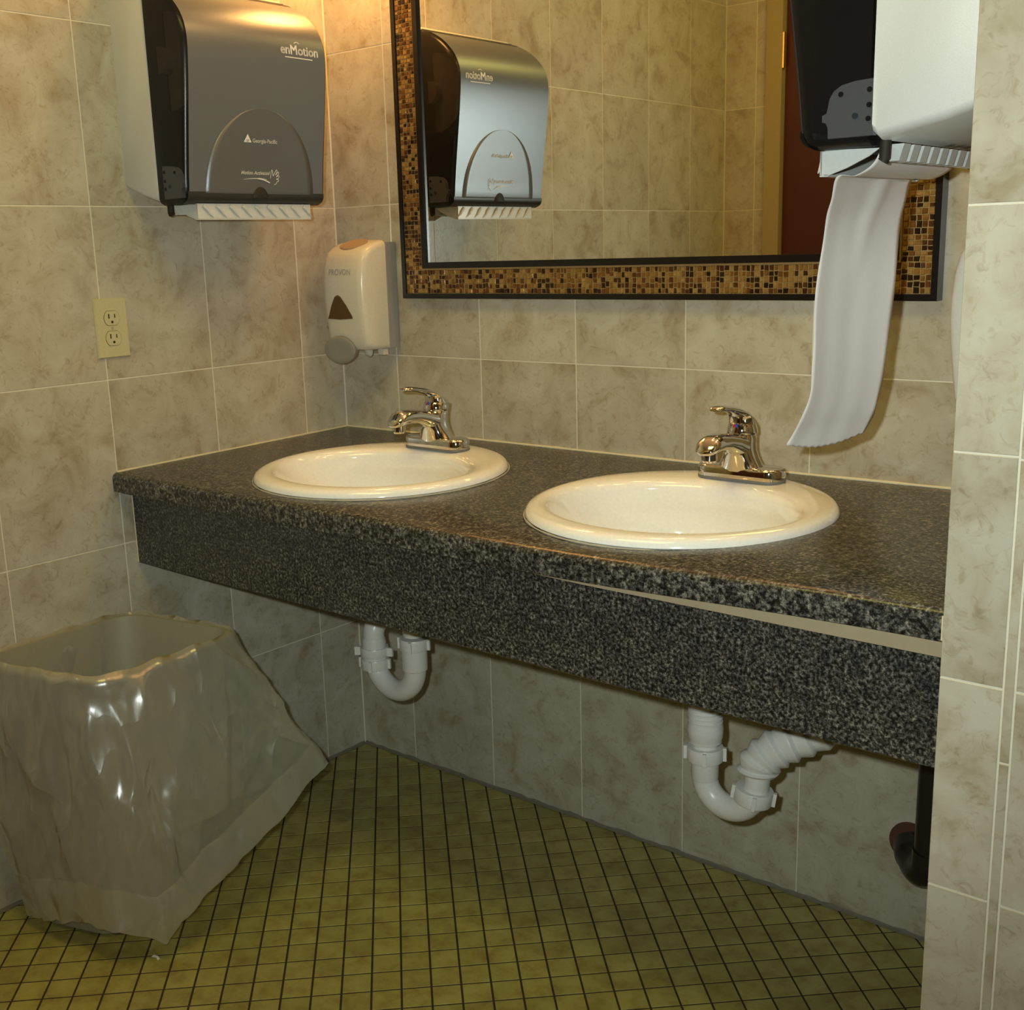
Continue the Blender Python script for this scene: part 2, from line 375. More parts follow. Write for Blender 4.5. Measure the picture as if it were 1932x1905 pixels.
# wall with the door, seen in the mirror
wf = struct(MB().box(-0.12, 0.160, YF - 0.12, YF - G, -0.02, ZTOP).box(0.160, 1.033, YF - 0.12, YF - G, 2.12, ZTOP).build('wall_front', GROUT))
tile_wall(wf, [0.115], ZS, 0.001, 0.157, 0.001, ZTOP, (0, YF - 0.004, 0), (1, 0, 0), (0, 1, 0))
dr = struct(MB().box(0.216, 0.974, YF - 0.055, YF - 0.012, 0.008, 2.05).build('door_1', DOOR))
cs = MB().box(0.157, 0.214, YF - 0.10, YF + 0.014, 0.0, 2.12).box(0.976, 1.033, YF - 0.10, YF + 0.014, 0.0, 2.12).box(0.214, 0.976, YF - 0.10, YF + 0.014, 2.055, 2.12).build('door_frame', CASING, dr)
for z0 in (0.25, 1.02, 1.775):
    MB().tube([(0.2145, YF + 0.006, z0), (0.2145, YF + 0.006, z0 + 0.11)], 0.007, 12).build('hinge', BRASS, dr, 40)
kb = MB().tube([(0.905, YF - 0.012, 0.98), (0.905, YF + 0.03, 0.98)], 0.011, 14).tube([(0.905, YF + 0.03, 0.98), (0.905, YF + 0.04, 0.98), (0.905, YF + 0.065, 0.98), (0.905, YF + 0.072, 0.98)], [0.014, 0.027, 0.027, 0.012], 18).build('door_knob', BRASS, dr, 40)
struct(MB().box(2.9, 3.0, -3.3, 0.12, -0.02, ZTOP).build('wall_side', HALL))
struct(MB().box(-0.12, 3.0, -3.4, -3.3, -0.02, ZTOP).build('wall_rear', HALL))
struct(MB().box(-0.12, -0.02, -3.3, -1.99, -0.02, ZTOP).build('wall_hall', HALL))
struct(MB().box(-0.12, 3.0, -3.4, 0.12, ZTOP, ZTOP + 0.06).build('ceiling', PAINT))

# floor: small tiles laid on the diagonal
fl = struct(MB().box(-0.12, 3.0, -3.4, 0.12, -0.03, -0.0012).build('floor', FGROUT))
PS, PT = 0.0517, 0.0511; S0, T0 = 0.775, 0.337; R2 = math.sqrt(2)
def clip(poly, ax, lim, keep_less):
    out = []
    for i in range(len(poly)):
        a = poly[i]; b = poly[(i + 1) % len(poly)]
        ia = (a[ax] < lim) == keep_less; ib = (b[ax] < lim) == keep_less
        if ia: out.append(a)
        if ia != ib:
            t = (lim - a[ax]) / (b[ax] - a[ax]); out.append((a[0] + (b[0] - a[0]) * t, a[1] + (b[1] - a[1]) * t))
    return out
def ftile_mesh(poly, mb):
    cx = sum(p[0] for p in poly) / len(poly); cy = sum(p[1] for p in poly) / len(poly)
    k = 0.975
    top = [(cx + (p[0] - cx) * k, cy + (p[1] - cy) * k, 0.0) for p in poly]
    mid = [(p[0], p[1], -0.0005) for p in poly]; bot = [(p[0], p[1], -0.0022) for p in poly]
    mb.loft([bot, mid, top], False, True)
def vis_px(x, y):
    d = Vector((x, y, 0)) - CAM; q = (d.dot(RX), d.dot(DN), d.dot(FW))
    if q[2] <= 0: return None
    return (2182.7 * q[0] / q[2] + 926.1, 2182.7 * q[1] / q[2] + 963.8, q[2])
cand = []
for i in range(-70, 110):
    for j in range(-110, 70):
        s = S0 + (i + 0.5) * PS; t = T0 + (j + 0.5) * PT
        x = (s + t) / R2; y = (t - s) / R2
        if not (-0.04 < x < 2.95 and -3.32 < y < 0.04): continue
        h = 0.0018
        poly = []
        for ds, dt in ((-1, -1), (1, -1), (1, 1), (-1, 1)):
            ss = s + ds * (PS / 2 - h); tt = t + dt * (PT / 2 - h); poly.append(((ss + tt) / R2, (tt - ss) / R2))
        full = True
        for ax, lim, kl in ((0, 0.004, False), (1, -0.004, True), (0, 2.9, True)):
            q = clip(poly, ax, lim, kl)
            if len(q) != 4 or q != poly: full = full and (q == poly)
            poly = q
            if len(poly) < 3: break
        if len(poly) < 3: continue
        if x > XR - 0.03 and y > YE - 0.03: continue
        p = vis_px(x, y); seen = False
        if p and -20 < p[0] < 1735 and 1395 < p[1] < 1925:
            seen = not (x < 0.36 and -0.95 < y < -0.6) and not (p[0] < 330 and p[1] < 1740) and not (p[0] < 480 and p[1] < 1585)
        cand.append((seen, p[2] if p else 99, full, s, t, poly))
ind = sorted([c for c in cand if c[0]], key=lambda c: c[1])[:298]
ids = set(id(c) for c in ind); base_mesh = None
mb_rest = MB()
for c in cand:
    if id(c) not in ids: ftile_mesh(c[5], mb_rest); continue
    if c[2]:
        x = (c[3] + c[4]) / R2; y = (c[4] - c[3]) / R2
        if base_mesh is None:
            mb = MB(); ftile_mesh([(p[0] - x, p[1] - y) for p in c[5]], mb); o = mb.build('floor_tile', FTILE, fl); base_mesh = o.data
        else:
            o = bpy.data.objects.new('floor_tile', base_mesh); COL.objects.link(o); o.parent = fl
        o.location = (x, y, 0)
    else:
        mb = MB(); ftile_mesh(c[5], mb); mb.build('floor_tile', FTILE, fl)
rest = mb_rest.build('floor_tile_field', FTILE, fl); rest['kind'] = 'stuff'
# sealant along the foot of the walls
mb = MB(); random.seed(3)
rows = []
for k in range(84):
    x = 0.004 + k * 0.0196; w = 0.005 + 0.004 * random.random()
    rows.append([(x, -0.001, 0.005 + 0.004 * random.random()), (x, -0.003, 0.0035), (x, -w, 0.0012)])
mb.grid(rows); o = struct(mb.build('trim_1', GCAULK)); 
mb = MB(); rows = []
for k in range(90):
    y = -0.004 - k * 0.0206; w = 0.005 + 0.004 * random.random()
    rows.append([(0.001, y, 0.005 + 0.004 * random.random()), (0.003, y, 0.0035), (w, y, 0.0012)])
mb.grid(rows); struct(mb.build('trim_2', GCAULK))

# ------------------------------------------------------------------ counter
CT = 0.037
def ztop(x, y):
    s = sstep(1.05, 1.63, x); ty = 0.014 * (1 - s) - 0.002 * s
    return 0.8205 + 0.003 * s + ty * y
SINKS = [(0.485, -0.362), (1.131, -0.345)]
SR = 0.243
ctr = thing('vanity_counter', (0, 0, 0), 'dark speckled laminate counter running wall to wall under the mirror', 'counter')
def counter_slab():
    bm = bmesh.new(); N = 34
    xs = [0.0015 + (XR - 0.003) * i / N for i in range(N + 1)]
    ys = [-0.0015, -0.12, -0.25, -0.38, -0.5, -0.632, -0.6385, -0.6415, -0.6425]
    dz = [0, 0, 0, 0, 0, 0, -0.0025, -0.006, -0.010]
    prof = []
    for x in xs:
        r = [(x, y, ztop(x, y) + d) for y, d in zip(ys, dz)]
        zb = ztop(x, -0.6425) - CT
        r += [(x, -0.6425, zb), (x, -0.605, zb), (x, -0.0015, ztop(x, 0) - CT)]
        prof.append(r)
    mb = MB(); mb.loft(prof)
    return mb
slab = counter_slab().build('worktop', GRAN, ctr)
# cut the two basin openings
cutter = MB()
for sx, sy in SINKS: cutter.lathe([(0.225, -0.2), (0.225, 0.2)], (sx, sy, 0.8), 48, cap0=True, cap1=True)
cu = cutter.build('cut', None)
md = slab.modifiers.new('b', 'BOOLEAN'); md.object = cu; md.operation = 'DIFFERENCE'; md.solver = 'EXACT'
dg = bpy.context.evaluated_depsgraph_get(); me2 = bpy.data.meshes.new_from_object(slab.evaluated_get(dg))
slab.modifiers.clear(); old = slab.data; slab.data = me2; bpy.data.meshes.remove(old); bpy.data.objects.remove(cu)
slab.data.name = 'worktop'; autosmooth(slab, 30)
# apron board, hanging a little below the worktop
AT = [(0.0, 0.7710), (0.85, 0.7710), (1.15, 0.7640), (1.65, 0.7612)]
mb = MB(); mb.loft([[(x, -0.6050, 0.6190), (x, -0.5880, 0.6190), (x, -0.5880, interp(AT, x)), (x, -0.6050, interp(AT, x))] for x in (0.0075, 0.4, 0.85, 0.95, 1.05, 1.15, 1.4, XR - 0.002)]); mb.build('apron', GRAN, ctr)
mb = MB(); mb.box(0.0075, XR - 0.002, -0.5875, -0.5720, 0.6120, 0.7660); mb.build('apron_board', plain('dark_board', (0.10, 0.055, 0.022), 0.8), ctr)
mb = MB(); rows = []
for k in range(25):
    x = 0.80 + (XR - 0.004 - 0.80) * k / 24; zt = ztop(x, -0.62) - CT - 0.0003; zb = min(interp(AT, x) + 0.0008, zt - 0.001)
    rows.append([(x, -0.6230, zb), (x, -0.6230, zt), (x, -0.600, zt), (x, -0.600, zb)])
mb.loft(rows); mb.build('substrate', WOOD, ctr)
random.seed(11); path = []; rad = []
for k in range(60):
    x = 0.90 + 0.74 * k / 59; path.append((x, -0.6052 + 0.0005 * random.uniform(-1, 1), interp(AT, x) + 0.0003 * random.uniform(-1, 1))); rad.append((0.0007 + 0.0014 * sstep(0.95, 1.45, x)) * random.uniform(0.75, 1.2))
MB().tube(path, rad, 6).build('torn_edge', plain('torn_white_edge', (0.80, 0.77, 0.66), 0.7), ctr)
for x_ in (1.185, 1.395):
    z_ = interp(AT, x_); MB().tube([(x_ - 0.012, -0.6062, z_ - 0.0005), (x_, -0.6065, z_ - 0.0015), (x_ + 0.005, -0.6068, z_ - 0.006)], [0.0006, 0.0009, 0.0004], 6).build('splinter', CAULK, ctr)
# sealant beads where the worktop meets the tiles
def bead(path, r, name='sealant_bead', mat=CAULK):
    MB().tube(path, [r * random.uniform(0.8, 1.2) for _ in path], 8).build(name, mat, ctr, 50)
bead([(0.004 + 1.64 * k / 60, -0.0032, ztop(1.64 * k / 60, 0) + 0.0012) for k in range(61)], 0.0028)
bead([(0.0030, -0.004 - 0.628 * k / 30, ztop(0, -0.628 * k / 30) + 0.0008) for k in range(31)], 0.0025)
bead([(0.0040, -0.603, 0.765 - 0.145 * k / 14) for k in range(15)], 0.0026)
bead([(XR - 0.0035, -0.6435, 0.790 + 0.028 * k / 6) for k in range(7)], 0.0016)

# ------------------------------------------------------------------ basins
def basin(cx, cy, ox, oy, label, group):
    z0 = ztop(cx, cy); slope = (ztop(cx, cy + 0.1) - ztop(cx, cy - 0.1)) / 0.2
    t = thing('wash_basin', (cx, cy, z0), label, 'sink', group)
    t.rotation_euler = (math.atan(slope), 0, 0)
    N = 72
    # rings: outer rim circle -> opening ellipse (pushed to the front) -> bowl
    RINGS = [  # (rx, ry, dy, z)
        (SR - 0.004, SR - 0.004, 0, 0.0005), (SR, SR, 0, 0.004), (SR - 0.001, SR - 0.001, 0, 0.009), (SR - 0.006, SR - 0.006, 0, 0.0145), (SR - 0.014, SR - 0.014, 0, 0.0175),
        (0.222, 0.206, -0.010, 0.0185), (0.212, 0.184, -0.020, 0.0175), (0.205, 0.171, -0.026, 0.0145), (0.200, 0.166, -0.028, 0.0085), (0.196, 0.162, -0.028, 0.0),
        (0.188, 0.155, -0.026, -0.03), (0.172, 0.142, -0.022, -0.07), (0.142, 0.118, -0.016, -0.105), (0.10, 0.085, -0.008, -0.128), (0.05, 0.045, 0.0, -0.138), (0.024, 0.024, 0.004, -0.141)]
    RINGS = [(rx, ry, lerp(dy, oy, sstep(0.02, -0.13, z)) if z < 0 else dy, z) for rx, ry, dy, z in RINGS]
    KX = lambda z: ox * sstep(-0.02, -0.13, z) if z < -0.02 else 0.0
    rg = [[(KX(z) + rx * math.cos(2 * PI * k / N), dy + ry * math.sin(2 * PI * k / N), z) for k in range(N)] for rx, ry, dy, z in RINGS]
    outer = [[(KX(z) + rx * math.cos(2 * PI * k / N), (lerp(dy, oy, sstep(0.02, -0.13, z)) if z < 0 else dy) + ry * math.sin(2 * PI * k / N), z) for k in range(N)] for rx, ry, dy, z in
             [(0.026, 0.026, 0.004, -0.160), (0.06, 0.055, 0, -0.156), (0.12, 0.10, -0.012, -0.138), (0.17, 0.14, -0.02, -0.10), (0.20, 0.172, -0.02, -0.04), (0.212, 0.19, -0.015, -0.004)]]
    MB().loft(rg + outer, False, False).build('bowl', PORC, t, 60)
    MB().lathe([(0.004, -0.1395), (0.020, -0.1390), (0.026, -0.1375), (0.027, -0.1395)], (ox, oy, 0), 28, cap0=True).build('drain_flange', CHROME, t, 40)
    # bead of old sealant round the rim
    pth = [((SR + 0.001) * math.cos(2 * PI * k / 72), (SR + 0.001) * math.sin(2 * PI * k / 72), 0.001) for k in range(73)]
    MB().tube(pth, [0.0016 * random.uniform(0.7, 1.4) for _ in pth], 6, False).build('rim_sealant', plain('rim_sealant', (0.45, 0.42, 0.33), 0.4), t, 60)
    return t
basin(*SINKS[0], 0.003, 0.060, 'round white basin nearest the corner wall and soap dispenser', 'basins set in the counter')
basin(*SINKS[1], 0.026, 0.043, 'round white basin beside the hanging paper towel', 'basins set in the counter')

# ------------------------------------------------------------------ faucets
def oval(c, u, v, ru, rv, n=24, p=2.0):
    c = Vector(c); u = Vector(u); v = Vector(v); out = []
    for k in range(n):
        a = 2 * PI * k / n; ca, sa = math.cos(a), math.sin(a)
        out.append(c + u * (ru * math.copysign(abs(ca) ** (2 / p), ca)) + v * (rv * math.copysign(abs(sa) ** (2 / p), sa)))
    return out
def sweep_xz(mb, secs, n=24, p=2.0):
    """sections in the plane of symmetry (x = 0): (y, z, half width, half height, tilt)"""
    rings = []
    for y, z, w, h, a in secs: rings.append(oval((0, y, z), (1, 0, 0), (0, -math.sin(a), math.cos(a)), w, h, n, p))
    mb.loft(rings); return mb
def faucet(x, y, label, group):
    z = ztop(x, y) + 0.0185
    t = thing('faucet', (x, y, z), label, 'faucet', group)
    def stad(hx, hy, zz):
        return [(math.copysign(hx - hy, math.cos(a)) + hy * math.cos(a), hy * math.sin(a), zz) for a in [2 * PI * (k + 0.5) / 40 for k in range(40)]]
    MB().loft([stad(0.0785, 0.0275, 0), stad(0.0785, 0.0275, 0.004)]).build('gasket', plain('grey_gasket', (0.16, 0.16, 0.15), 0.5), t, 40)
    MB().loft([stad(0.078, 0.027, 0.004), stad(0.078, 0.027, 0.018), stad(0.0765, 0.0255, 0.0215), stad(0.073, 0.022, 0.0235)]).build('base_plate', CHROME, t, 50)
    # body: a wedge that climbs from the plate and runs forward into the spout
    mb = MB()
    R = []
    for zz, yc, hx, hy in ((0.016, -0.001, 0.047, 0.0262), (0.026, -0.002, 0.037, 0.0262), (0.038, -0.003, 0.030, 0.0262), (0.050, -0.005, 0.0262, 0.0260), (0.060, -0.004, 0.0248, 0.0250), (0.070, -0.001, 0.0238, 0.0238), (0.076, 0.0, 0.0228, 0.0228), (0.079, 0.0, 0.020, 0.020)):
        R.append(oval((0, yc, zz), (1, 0, 0), (0, 1, 0), hx, hy, 32, 2.3))
    mb.loft(R); mb.build('body', CHROME, t, 55)
    sp = MB()
    sweep_xz(sp, [(0.008, 0.054, 0.0225, 0.022, 0.0), (-0.018, 0.0585, 0.0240, 0.0205, 0.10), (-0.040, 0.0660, 0.0225, 0.0168, 0.16), (-0.062, 0.0718, 0.0205, 0.0142, 0.08), (-0.086, 0.0740, 0.0208, 0.0145, -0.06), (-0.104, 0.0728, 0.0212, 0.0150, -0.18), (-0.1145, 0.0705, 0.0202, 0.0145, -0.32), (-0.1205, 0.0685, 0.0172, 0.0120, -0.45), (-0.1242, 0.0670, 0.0115, 0.0080, -0.5), (-0.1255, 0.0664, 0.005, 0.0035, -0.5)], 28, 2.2)
    s = sp.build('spout', CHROME, t, 60)
    MB().lathe([(0.0128, 0.048), (0.0128, 0.064), (0.0105, 0.066)], (0, -0.107, 0), 24, cap0=True).lathe([(0.0105, 0.0445), (0.0120, 0.048)], (0, -0.107, 0), 24, cap0=True).build('aerator', CHROME, s, 40)
    # lever handle: a collar and dome with an upswept tongue
    h = MB().lathe([(0.0235, 0.0765), (0.0254, 0.0785), (0.0256, 0.0810), (0.0248, 0.0855), (0.0236, 0.0920), (0.0200, 0.0960)], (0, 0.001, 0), 32, cap0=True, cap1=True).build('handle', CHROME, t, 40)
    lv = MB()
    sweep_xz(lv, [(0.0030, 0.083, 0.0238, 0.0215, 1.57), (0.0030, 0.0905, 0.0234, 0.0212, 1.42), (0.0005, 0.0990, 0.0226, 0.0200, 1.18), (-0.0060, 0.1062, 0.0212, 0.0172, 0.92), (-0.0160, 0.1122, 0.0190, 0.0132, 0.70), (-0.0290, 0.1176, 0.0164, 0.0094, 0.50), (-0.0440, 0.1220, 0.0140, 0.0068, 0.33), (-0.060, 0.1255, 0.0128, 0.0054, 0.20), (-0.075, 0.1276, 0.0132, 0.0050, 0.08), (-0.087, 0.1280, 0.0126, 0.0044, -0.05), (-0.0945, 0.1274, 0.008, 0.0024, -0.2)], 28, 2.2)
    lv.build('lever', CHROME, h, 60)
    for s_, m_ in ((-1, RED), (1, BLUE)):
        pts = [(0, 0)] + [(s_ * 0.0048 * math.cos(a), 0.0048 * math.sin(a)) for a in [-PI / 2 + PI * k / 10 for k in range(11)]]
        mb = MB(); fr = [(px, -0.0228, 0.0905 + pz) for px, pz in pts]; bk = [(px, -0.0180, 0.0905 + pz) for px, pz in pts]
        mb.loft([bk, fr]); mb.build('red_marker' if s_ < 0 else 'blue_marker', m_, h)
    MB().tube([(0, 0.0235, 0.02), (0, 0.0275, 0.055), (0, 0.0300, 0.072), (0, 0.0312, 0.084), (0, 0.0314, 0.089)], [0.0028, 0.0028, 0.003, 0.0062, 0.0068], 14).build('lift_rod', CHROME, t, 40)
    return t
faucet(0.472, -0.190, 'chrome single lever faucet on the basin near the corner', 'chrome faucets')
faucet(1.140, -0.160, 'chrome single lever faucet on the basin beside the paper towel', 'chrome faucets')

# ------------------------------------------------------------------ drain pipes
def nut(name, parent, c, r, h, lugs=(0.4, 2.0, 3.6, 5.2), lug=0.005, d=(0, 0, 1)):
    mb = MB(); c = Vector(c); d = Vector(d).normalized(); u = (Vector((1, 0, 0)) - d * d.x).normalized(); w = d.cross(u)
    ring = lambda rr, s: [c + d * s + (u * math.cos(2 * PI * k / 28) + w * math.sin(2 * PI * k / 28)) * rr for k in range(28)]
    mb.loft([ring(r * 0.8, -h / 2), ring(r * 0.97, -h / 2), ring(r, -h / 2 + 0.002), ring(r, h / 2 - 0.002), ring(r * 0.97, h / 2), ring(r * 0.8, h / 2)])
    for a in lugs:
        o_ = u * math.cos(a) + w * math.sin(a); s_ = d.cross(o_)
        v = [c + o_ * (r - 0.002 + e * (lug + 0.002)) + s_ * (g * 0.0032) + d * (k * h * 0.48) for k in (-1, 1) for g in (-1, 1) for e in (0, 1)]
        mb.add(v, [(0, 1, 3, 2), (4, 6, 7, 5), (0, 4, 5, 1), (2, 3, 7, 6), (0, 2, 6, 4), (1, 5, 7, 3)])
    return mb.build(name, PVC, parent, 40)
def thread(parent, c, r, z0, z1, n):
    prof = []
    for k in range(n):
        a = lerp(z0, z1, k / n); b = lerp(z0, z1, (k + 0.5) / n); prof += [(r, a), (r * 0.955, b)]
    prof.append((r, z1)); MB().lathe(prof, c, 28, cap0=True, cap1=True).build('threaded_tailpiece', PVC, parent, 60)
def ubend(x0, x1, y, zc, r, mid=None):
    R = (x1 - x0) / 2; cx = (x0 + x1) / 2
    return [(cx - R * math.cos(PI * k / 20), y, zc - abs(R) * math.sin(PI * k / 20)) for k in range(21)]
TY = -0.30
# trap under the left basin
t = thing('sink_trap', (0.487, TY, 0.34), 'smooth white plastic drain trap under the basin near the corner', 'drain pipe', 'drain traps under the counter')
def at(o, parts):
    for p in parts: p.parent = o; p.matrix_parent_inverse = Matrix.Translation(-o.location)
class P:   # collects parts built in world space and hands them to the thing
    def __init__(s, o): s.o = o
    def __call__(s, ob): ob.parent = s.o; ob.matrix_parent_inverse = Matrix.Translation(-Vector(s.o.location)); return ob
A = P(t); X0, X1 = 0.488, 0.371
mb = MB(); prof = []
for k in range(16): prof += [(0.0225, 0.652 - k * 0.0118), (0.0212, 0.652 - k * 0.0118 - 0.006)]
A(MB().lathe(prof[::-1], (X0, TY, 0), 28, cap0=True, cap1=True).build('threaded_tailpiece', PVC, None, 60))
A(nut('slip_nut', None, (X0, TY, 0.453), 0.0295, 0.024))
A(MB().lathe([(0.021, 0.395), (0.0255, 0.398), (0.0262, 0.43), (0.0258, 0.442)], (X0, TY, 0), 28, cap0=True, cap1=True).build('socket', PVC, None, 40))
A(MB().tube([(X0, TY, 0.42)] + ubend(X0, X1, TY, 0.398, 0.0225) + [(X1, TY, 0.410)], 0.0222, 26).build('bend', PVC, None, 60))
A(nut('slip_nut', None, (X1, TY, 0.3870), 0.0300, 0.022))
A(MB().lathe([(0.026, 0.398), (0.0262, 0.408)], (X1, TY, 0), 28, cap0=True, cap1=True).build('collar', PVC, None, 40))
A(nut('slip_nut', None, (X1, TY, 0.4135), 0.0300, 0.019, lugs=(0.35, 3.75), lug=0.012))
A(MB().lathe([(0.0245, 0.421), (0.0255, 0.434), (0.0235, 0.442)], (X1, TY, 0), 28, cap0=True, cap1=True).build('socket', PVC, None, 40))
pth = [(X1, TY, 0.425), (X1, TY, 0.448)] + [(X1, TY + 0.032 * (1 - math.cos(a)), 0.448 + 0.032 * math.sin(a)) for a in [PI / 2 * k / 8 for k in range(1, 9)]] + [(X1, -0.15, 0.486), (X1, 0.001, 0.492)]
A(MB().tube(pth, 0.0225, 26).build('waste_arm', PVC, None, 60))
# trap under the right basin
t = thing('sink_trap', (1.157, TY, 0.31), 'white plastic drain trap with ribbed flexible hose under the counter', 'drain pipe', 'drain traps under the counter')
A = P(t); X0, X1 = 1.157, 1.248
prof = []
for k in range(26): prof += [(0.0288, 0.655 - k * 0.0080), (0.0288, 0.655 - k * 0.0080 - 0.0035), (0.0262, 0.655 - k * 0.0080 - 0.0045), (0.0262, 0.655 - k * 0.0080 - 0.0070)]
A(MB().lathe(prof[::-1], (X0, TY, 0), 30, cap0=True, cap1=True).build('threaded_tailpiece', PVC, None, 25))
A(MB().lathe([(0.020, 0.414), (0.0275, 0.418), (0.0272, 0.423), (0.0295, 0.427), (0.0302, 0.442), (0.0285, 0.452)], (X0, TY, 0), 30, cap0=True, cap1=True).build('flange', PVC, None, 40))
A(MB().lathe([(0.0205, 0.37), (0.0205, 0.420)], (X0, TY, 0), 26, cap0=True, cap1=True).build('tailpiece', PVC, None, 40))
A(nut('slip_nut', None, (X0, TY, 0.3965), 0.0305, 0.024))
A(MB().lathe([(0.0215, 0.350), (0.0228, 0.353), (0.0232, 0.392)], (X0, TY, 0), 28, cap0=True, cap1=True).build('socket', PVC, None, 40))
b1 = ubend(X0, X1, TY, 0.356, 0.02)
A(MB().tube([(X0, TY, 0.365)] + b1[:19], 0.0215, 26).build('bend', PVC, None, 60))
A(nut('slip_nut', None, (X1 - 0.001, TY, 0.3465), 0.0312, 0.024, d=(0.14, 0.05, 1)))
A(MB().tube([(X1 - 0.002, TY, 0.335), (X1 + 0.004, TY, 0.362), (X1 + 0.006, TY + 0.002, 0.392)], 0.0205, 24).build('riser', PVC, None, 60))
hp = bez([(X1 + 0.005, TY, 0.386), (X1 + 0.009, TY + 0.004, 0.408), (X1 + 0.034, TY + 0.020, 0.433), (X1 + 0.072, TY + 0.045, 0.455), (X1 + 0.118, TY + 0.072, 0.482), (X1 + 0.165, TY + 0.115, 0.510), (X1 + 0.178, TY + 0.20, 0.530), (X1 + 0.178, 0.001, 0.535)], 22)
rr = []
for k in range(len(hp)):
    ph = (k % 11) / 11.0; rr.append(0.0285 + 0.0062 * (ph / 0.7 if ph < 0.7 else (1 - ph) / 0.3) if k > 2 else 0.026)
A(MB().tube(hp, rr, 30).build('flexible_hose', PVC, None, 38))
# dark pipe by the end wall
t = thing('drain_pipe', (1.462, -0.085, 0.18), 'dark iron pipe turning into a hole low on the tiled wall', 'pipe')
A = P(t)
A(MB().tube([(1.466, -0.085, 0.66), (1.464, -0.085, 0.40), (1.463, -0.085, 0.23), (1.461, -0.083, 0.20)] , 0.0265, 24).build('riser', IRON, None, 60))
A(MB().tube(bez([(1.462, -0.085, 0.225), (1.458, -0.080, 0.190), (1.440, -0.062, 0.170), (1.415, -0.030, 0.172), (1.402, -0.004, 0.178)], 6), [0.0285] * 18 + [0.03] * 6 + [0.03], 24).build('elbow', IRON, None, 60))
A(MB().tube([(1.401, 0.001, 0.180), (1.401, -0.0035, 0.180)], 0.0385, 30).build('wall_opening', HOLE, None, 40))

# ------------------------------------------------------------------ mirror
MX0, MX1, MZ0, MZ1 = 0.233, 1.403, 1.1255, 2.02
mir = thing('wall_mirror', (MX0, 0, MZ0), 'large wall mirror in a black frame with an amber mosaic band', 'mirror')
A = P(mir)
def frame_ring(i0, i1, y0, y1):
    """rectangular ring between insets i0 and i1, from depth y0 (wall side) to y1 (front)"""
    mb = MB()
    def rect(i, y): return [(MX0 + i, y, MZ0 + i), (MX1 - i, y, MZ0 + i), (MX1 - i, y, MZ1 - i), (MX0 + i, y, MZ1 - i)]
    mb.loft([rect(i1, y0), rect(i0, y0), rect(i0, y1), rect(i1, y1), rect(i1, y0)], False, False); return mb
A(frame_ring(0.0, 0.0105, -0.0005, -0.0255).build('outer_frame', BLACK))
A(frame_ring(0.010, 0.0645, -0.0005, -0.0215).build('band_backing', GOLD))
A(frame_ring(0.0605, 0.0635, -0.020, -0.0245).build('gold_edging', plain('gold_edging', (0.45, 0.30, 0.13), 0.4, 0.5)))
A(frame_ring(0.0638, 0.0765, -0.0005, -0.0275).build('inner_frame', BLACK))
A(MB().add([(MX0 + 0.07, -0.021, MZ0 + 0.07), (MX1 - 0.07, -0.021, MZ0 + 0.07), (MX1 - 0.07, -0.021, MZ1 - 0.07), (MX0 + 0.07, -0.021, MZ1 - 0.07)], [(0, 1, 2, 3)]).build('glass', MIRROR))
# mosaic chips
random.seed(21); mc = MB()
def chip(c, e1, e2, a0, a1, b0, b1):
    j = 0.0006; q = []
    for aa, bb in ((a0, b0), (a1, b0), (a1, b1), (a0, b1)): q.append((aa + random.uniform(-j, j), bb + random.uniform(-j, j)))
    d = 0.0011 + random.random() * 0.0008; ins = 0.0009
    ca = sum(p[0] for p in q) / 4; cb = sum(p[1] for p in q) / 4
    base = [c + e1 * p[0] + e2 * p[1] for p in q]
    tilt = random.uniform(-1, 1) * 0.0004
    top = [c + e1 * (p[0] + (ins if p[0] < ca else -ins)) + e2 * (p[1] + (ins if p[1] < cb else -ins)) + Vector((0, -d - (tilt if p[0] < ca else -tilt), 0)) for p in q]
    mc.loft([base, top], False, True)
def band(origin, e1, e2, length, width, nrow=5):
    a = 0.0
    while a < length - 0.004:
        w = random.choice([0.0075, 0.0085, 0.0095, 0.0105]); w = min(w, length - a)
        if w < 0.004: break
        b = 0.0; sk = random.uniform(-0.0012, 0.0012)
        cutsb = [0]; 
        while cutsb[-1] < width - 0.006: cutsb.append(cutsb[-1] + random.uniform(0.0085, 0.0115))
        cutsb = [x * width / cutsb[-1] for x in cutsb]
        for b0, b1 in zip(cutsb, cutsb[1:]):
            s0 = sk * (b0 / width - 0.5); chip(origin, e1, e2, a + 0.0008 + s0, a + w - 0.0006 + s0, b0 + 0.0007, b1 - 0.0007)
        a += w
Y = -0.0215; bw = 0.0495; i0 = 0.0108
EX, EZ = Vector((1, 0, 0)), Vector((0, 0, 1))
band(Vector((MX0 + i0, Y, MZ0 + i0)), EX, EZ, MX1 - MX0 - 2 * i0, bw)
band(Vector((MX0 + i0, Y, MZ1 - i0 - bw)), EX, EZ, MX1 - MX0 - 2 * i0, bw)
for x in (MX0 + i0, MX1 - i0 - bw): band(Vector((x, Y, MZ0 + i0 + bw)), EZ, EX, MZ1 - MZ0 - 2 * i0 - 2 * bw, bw)
o = A(mc.build('mosaic_chips', MOSAIC)); o['kind'] = 'stuff'

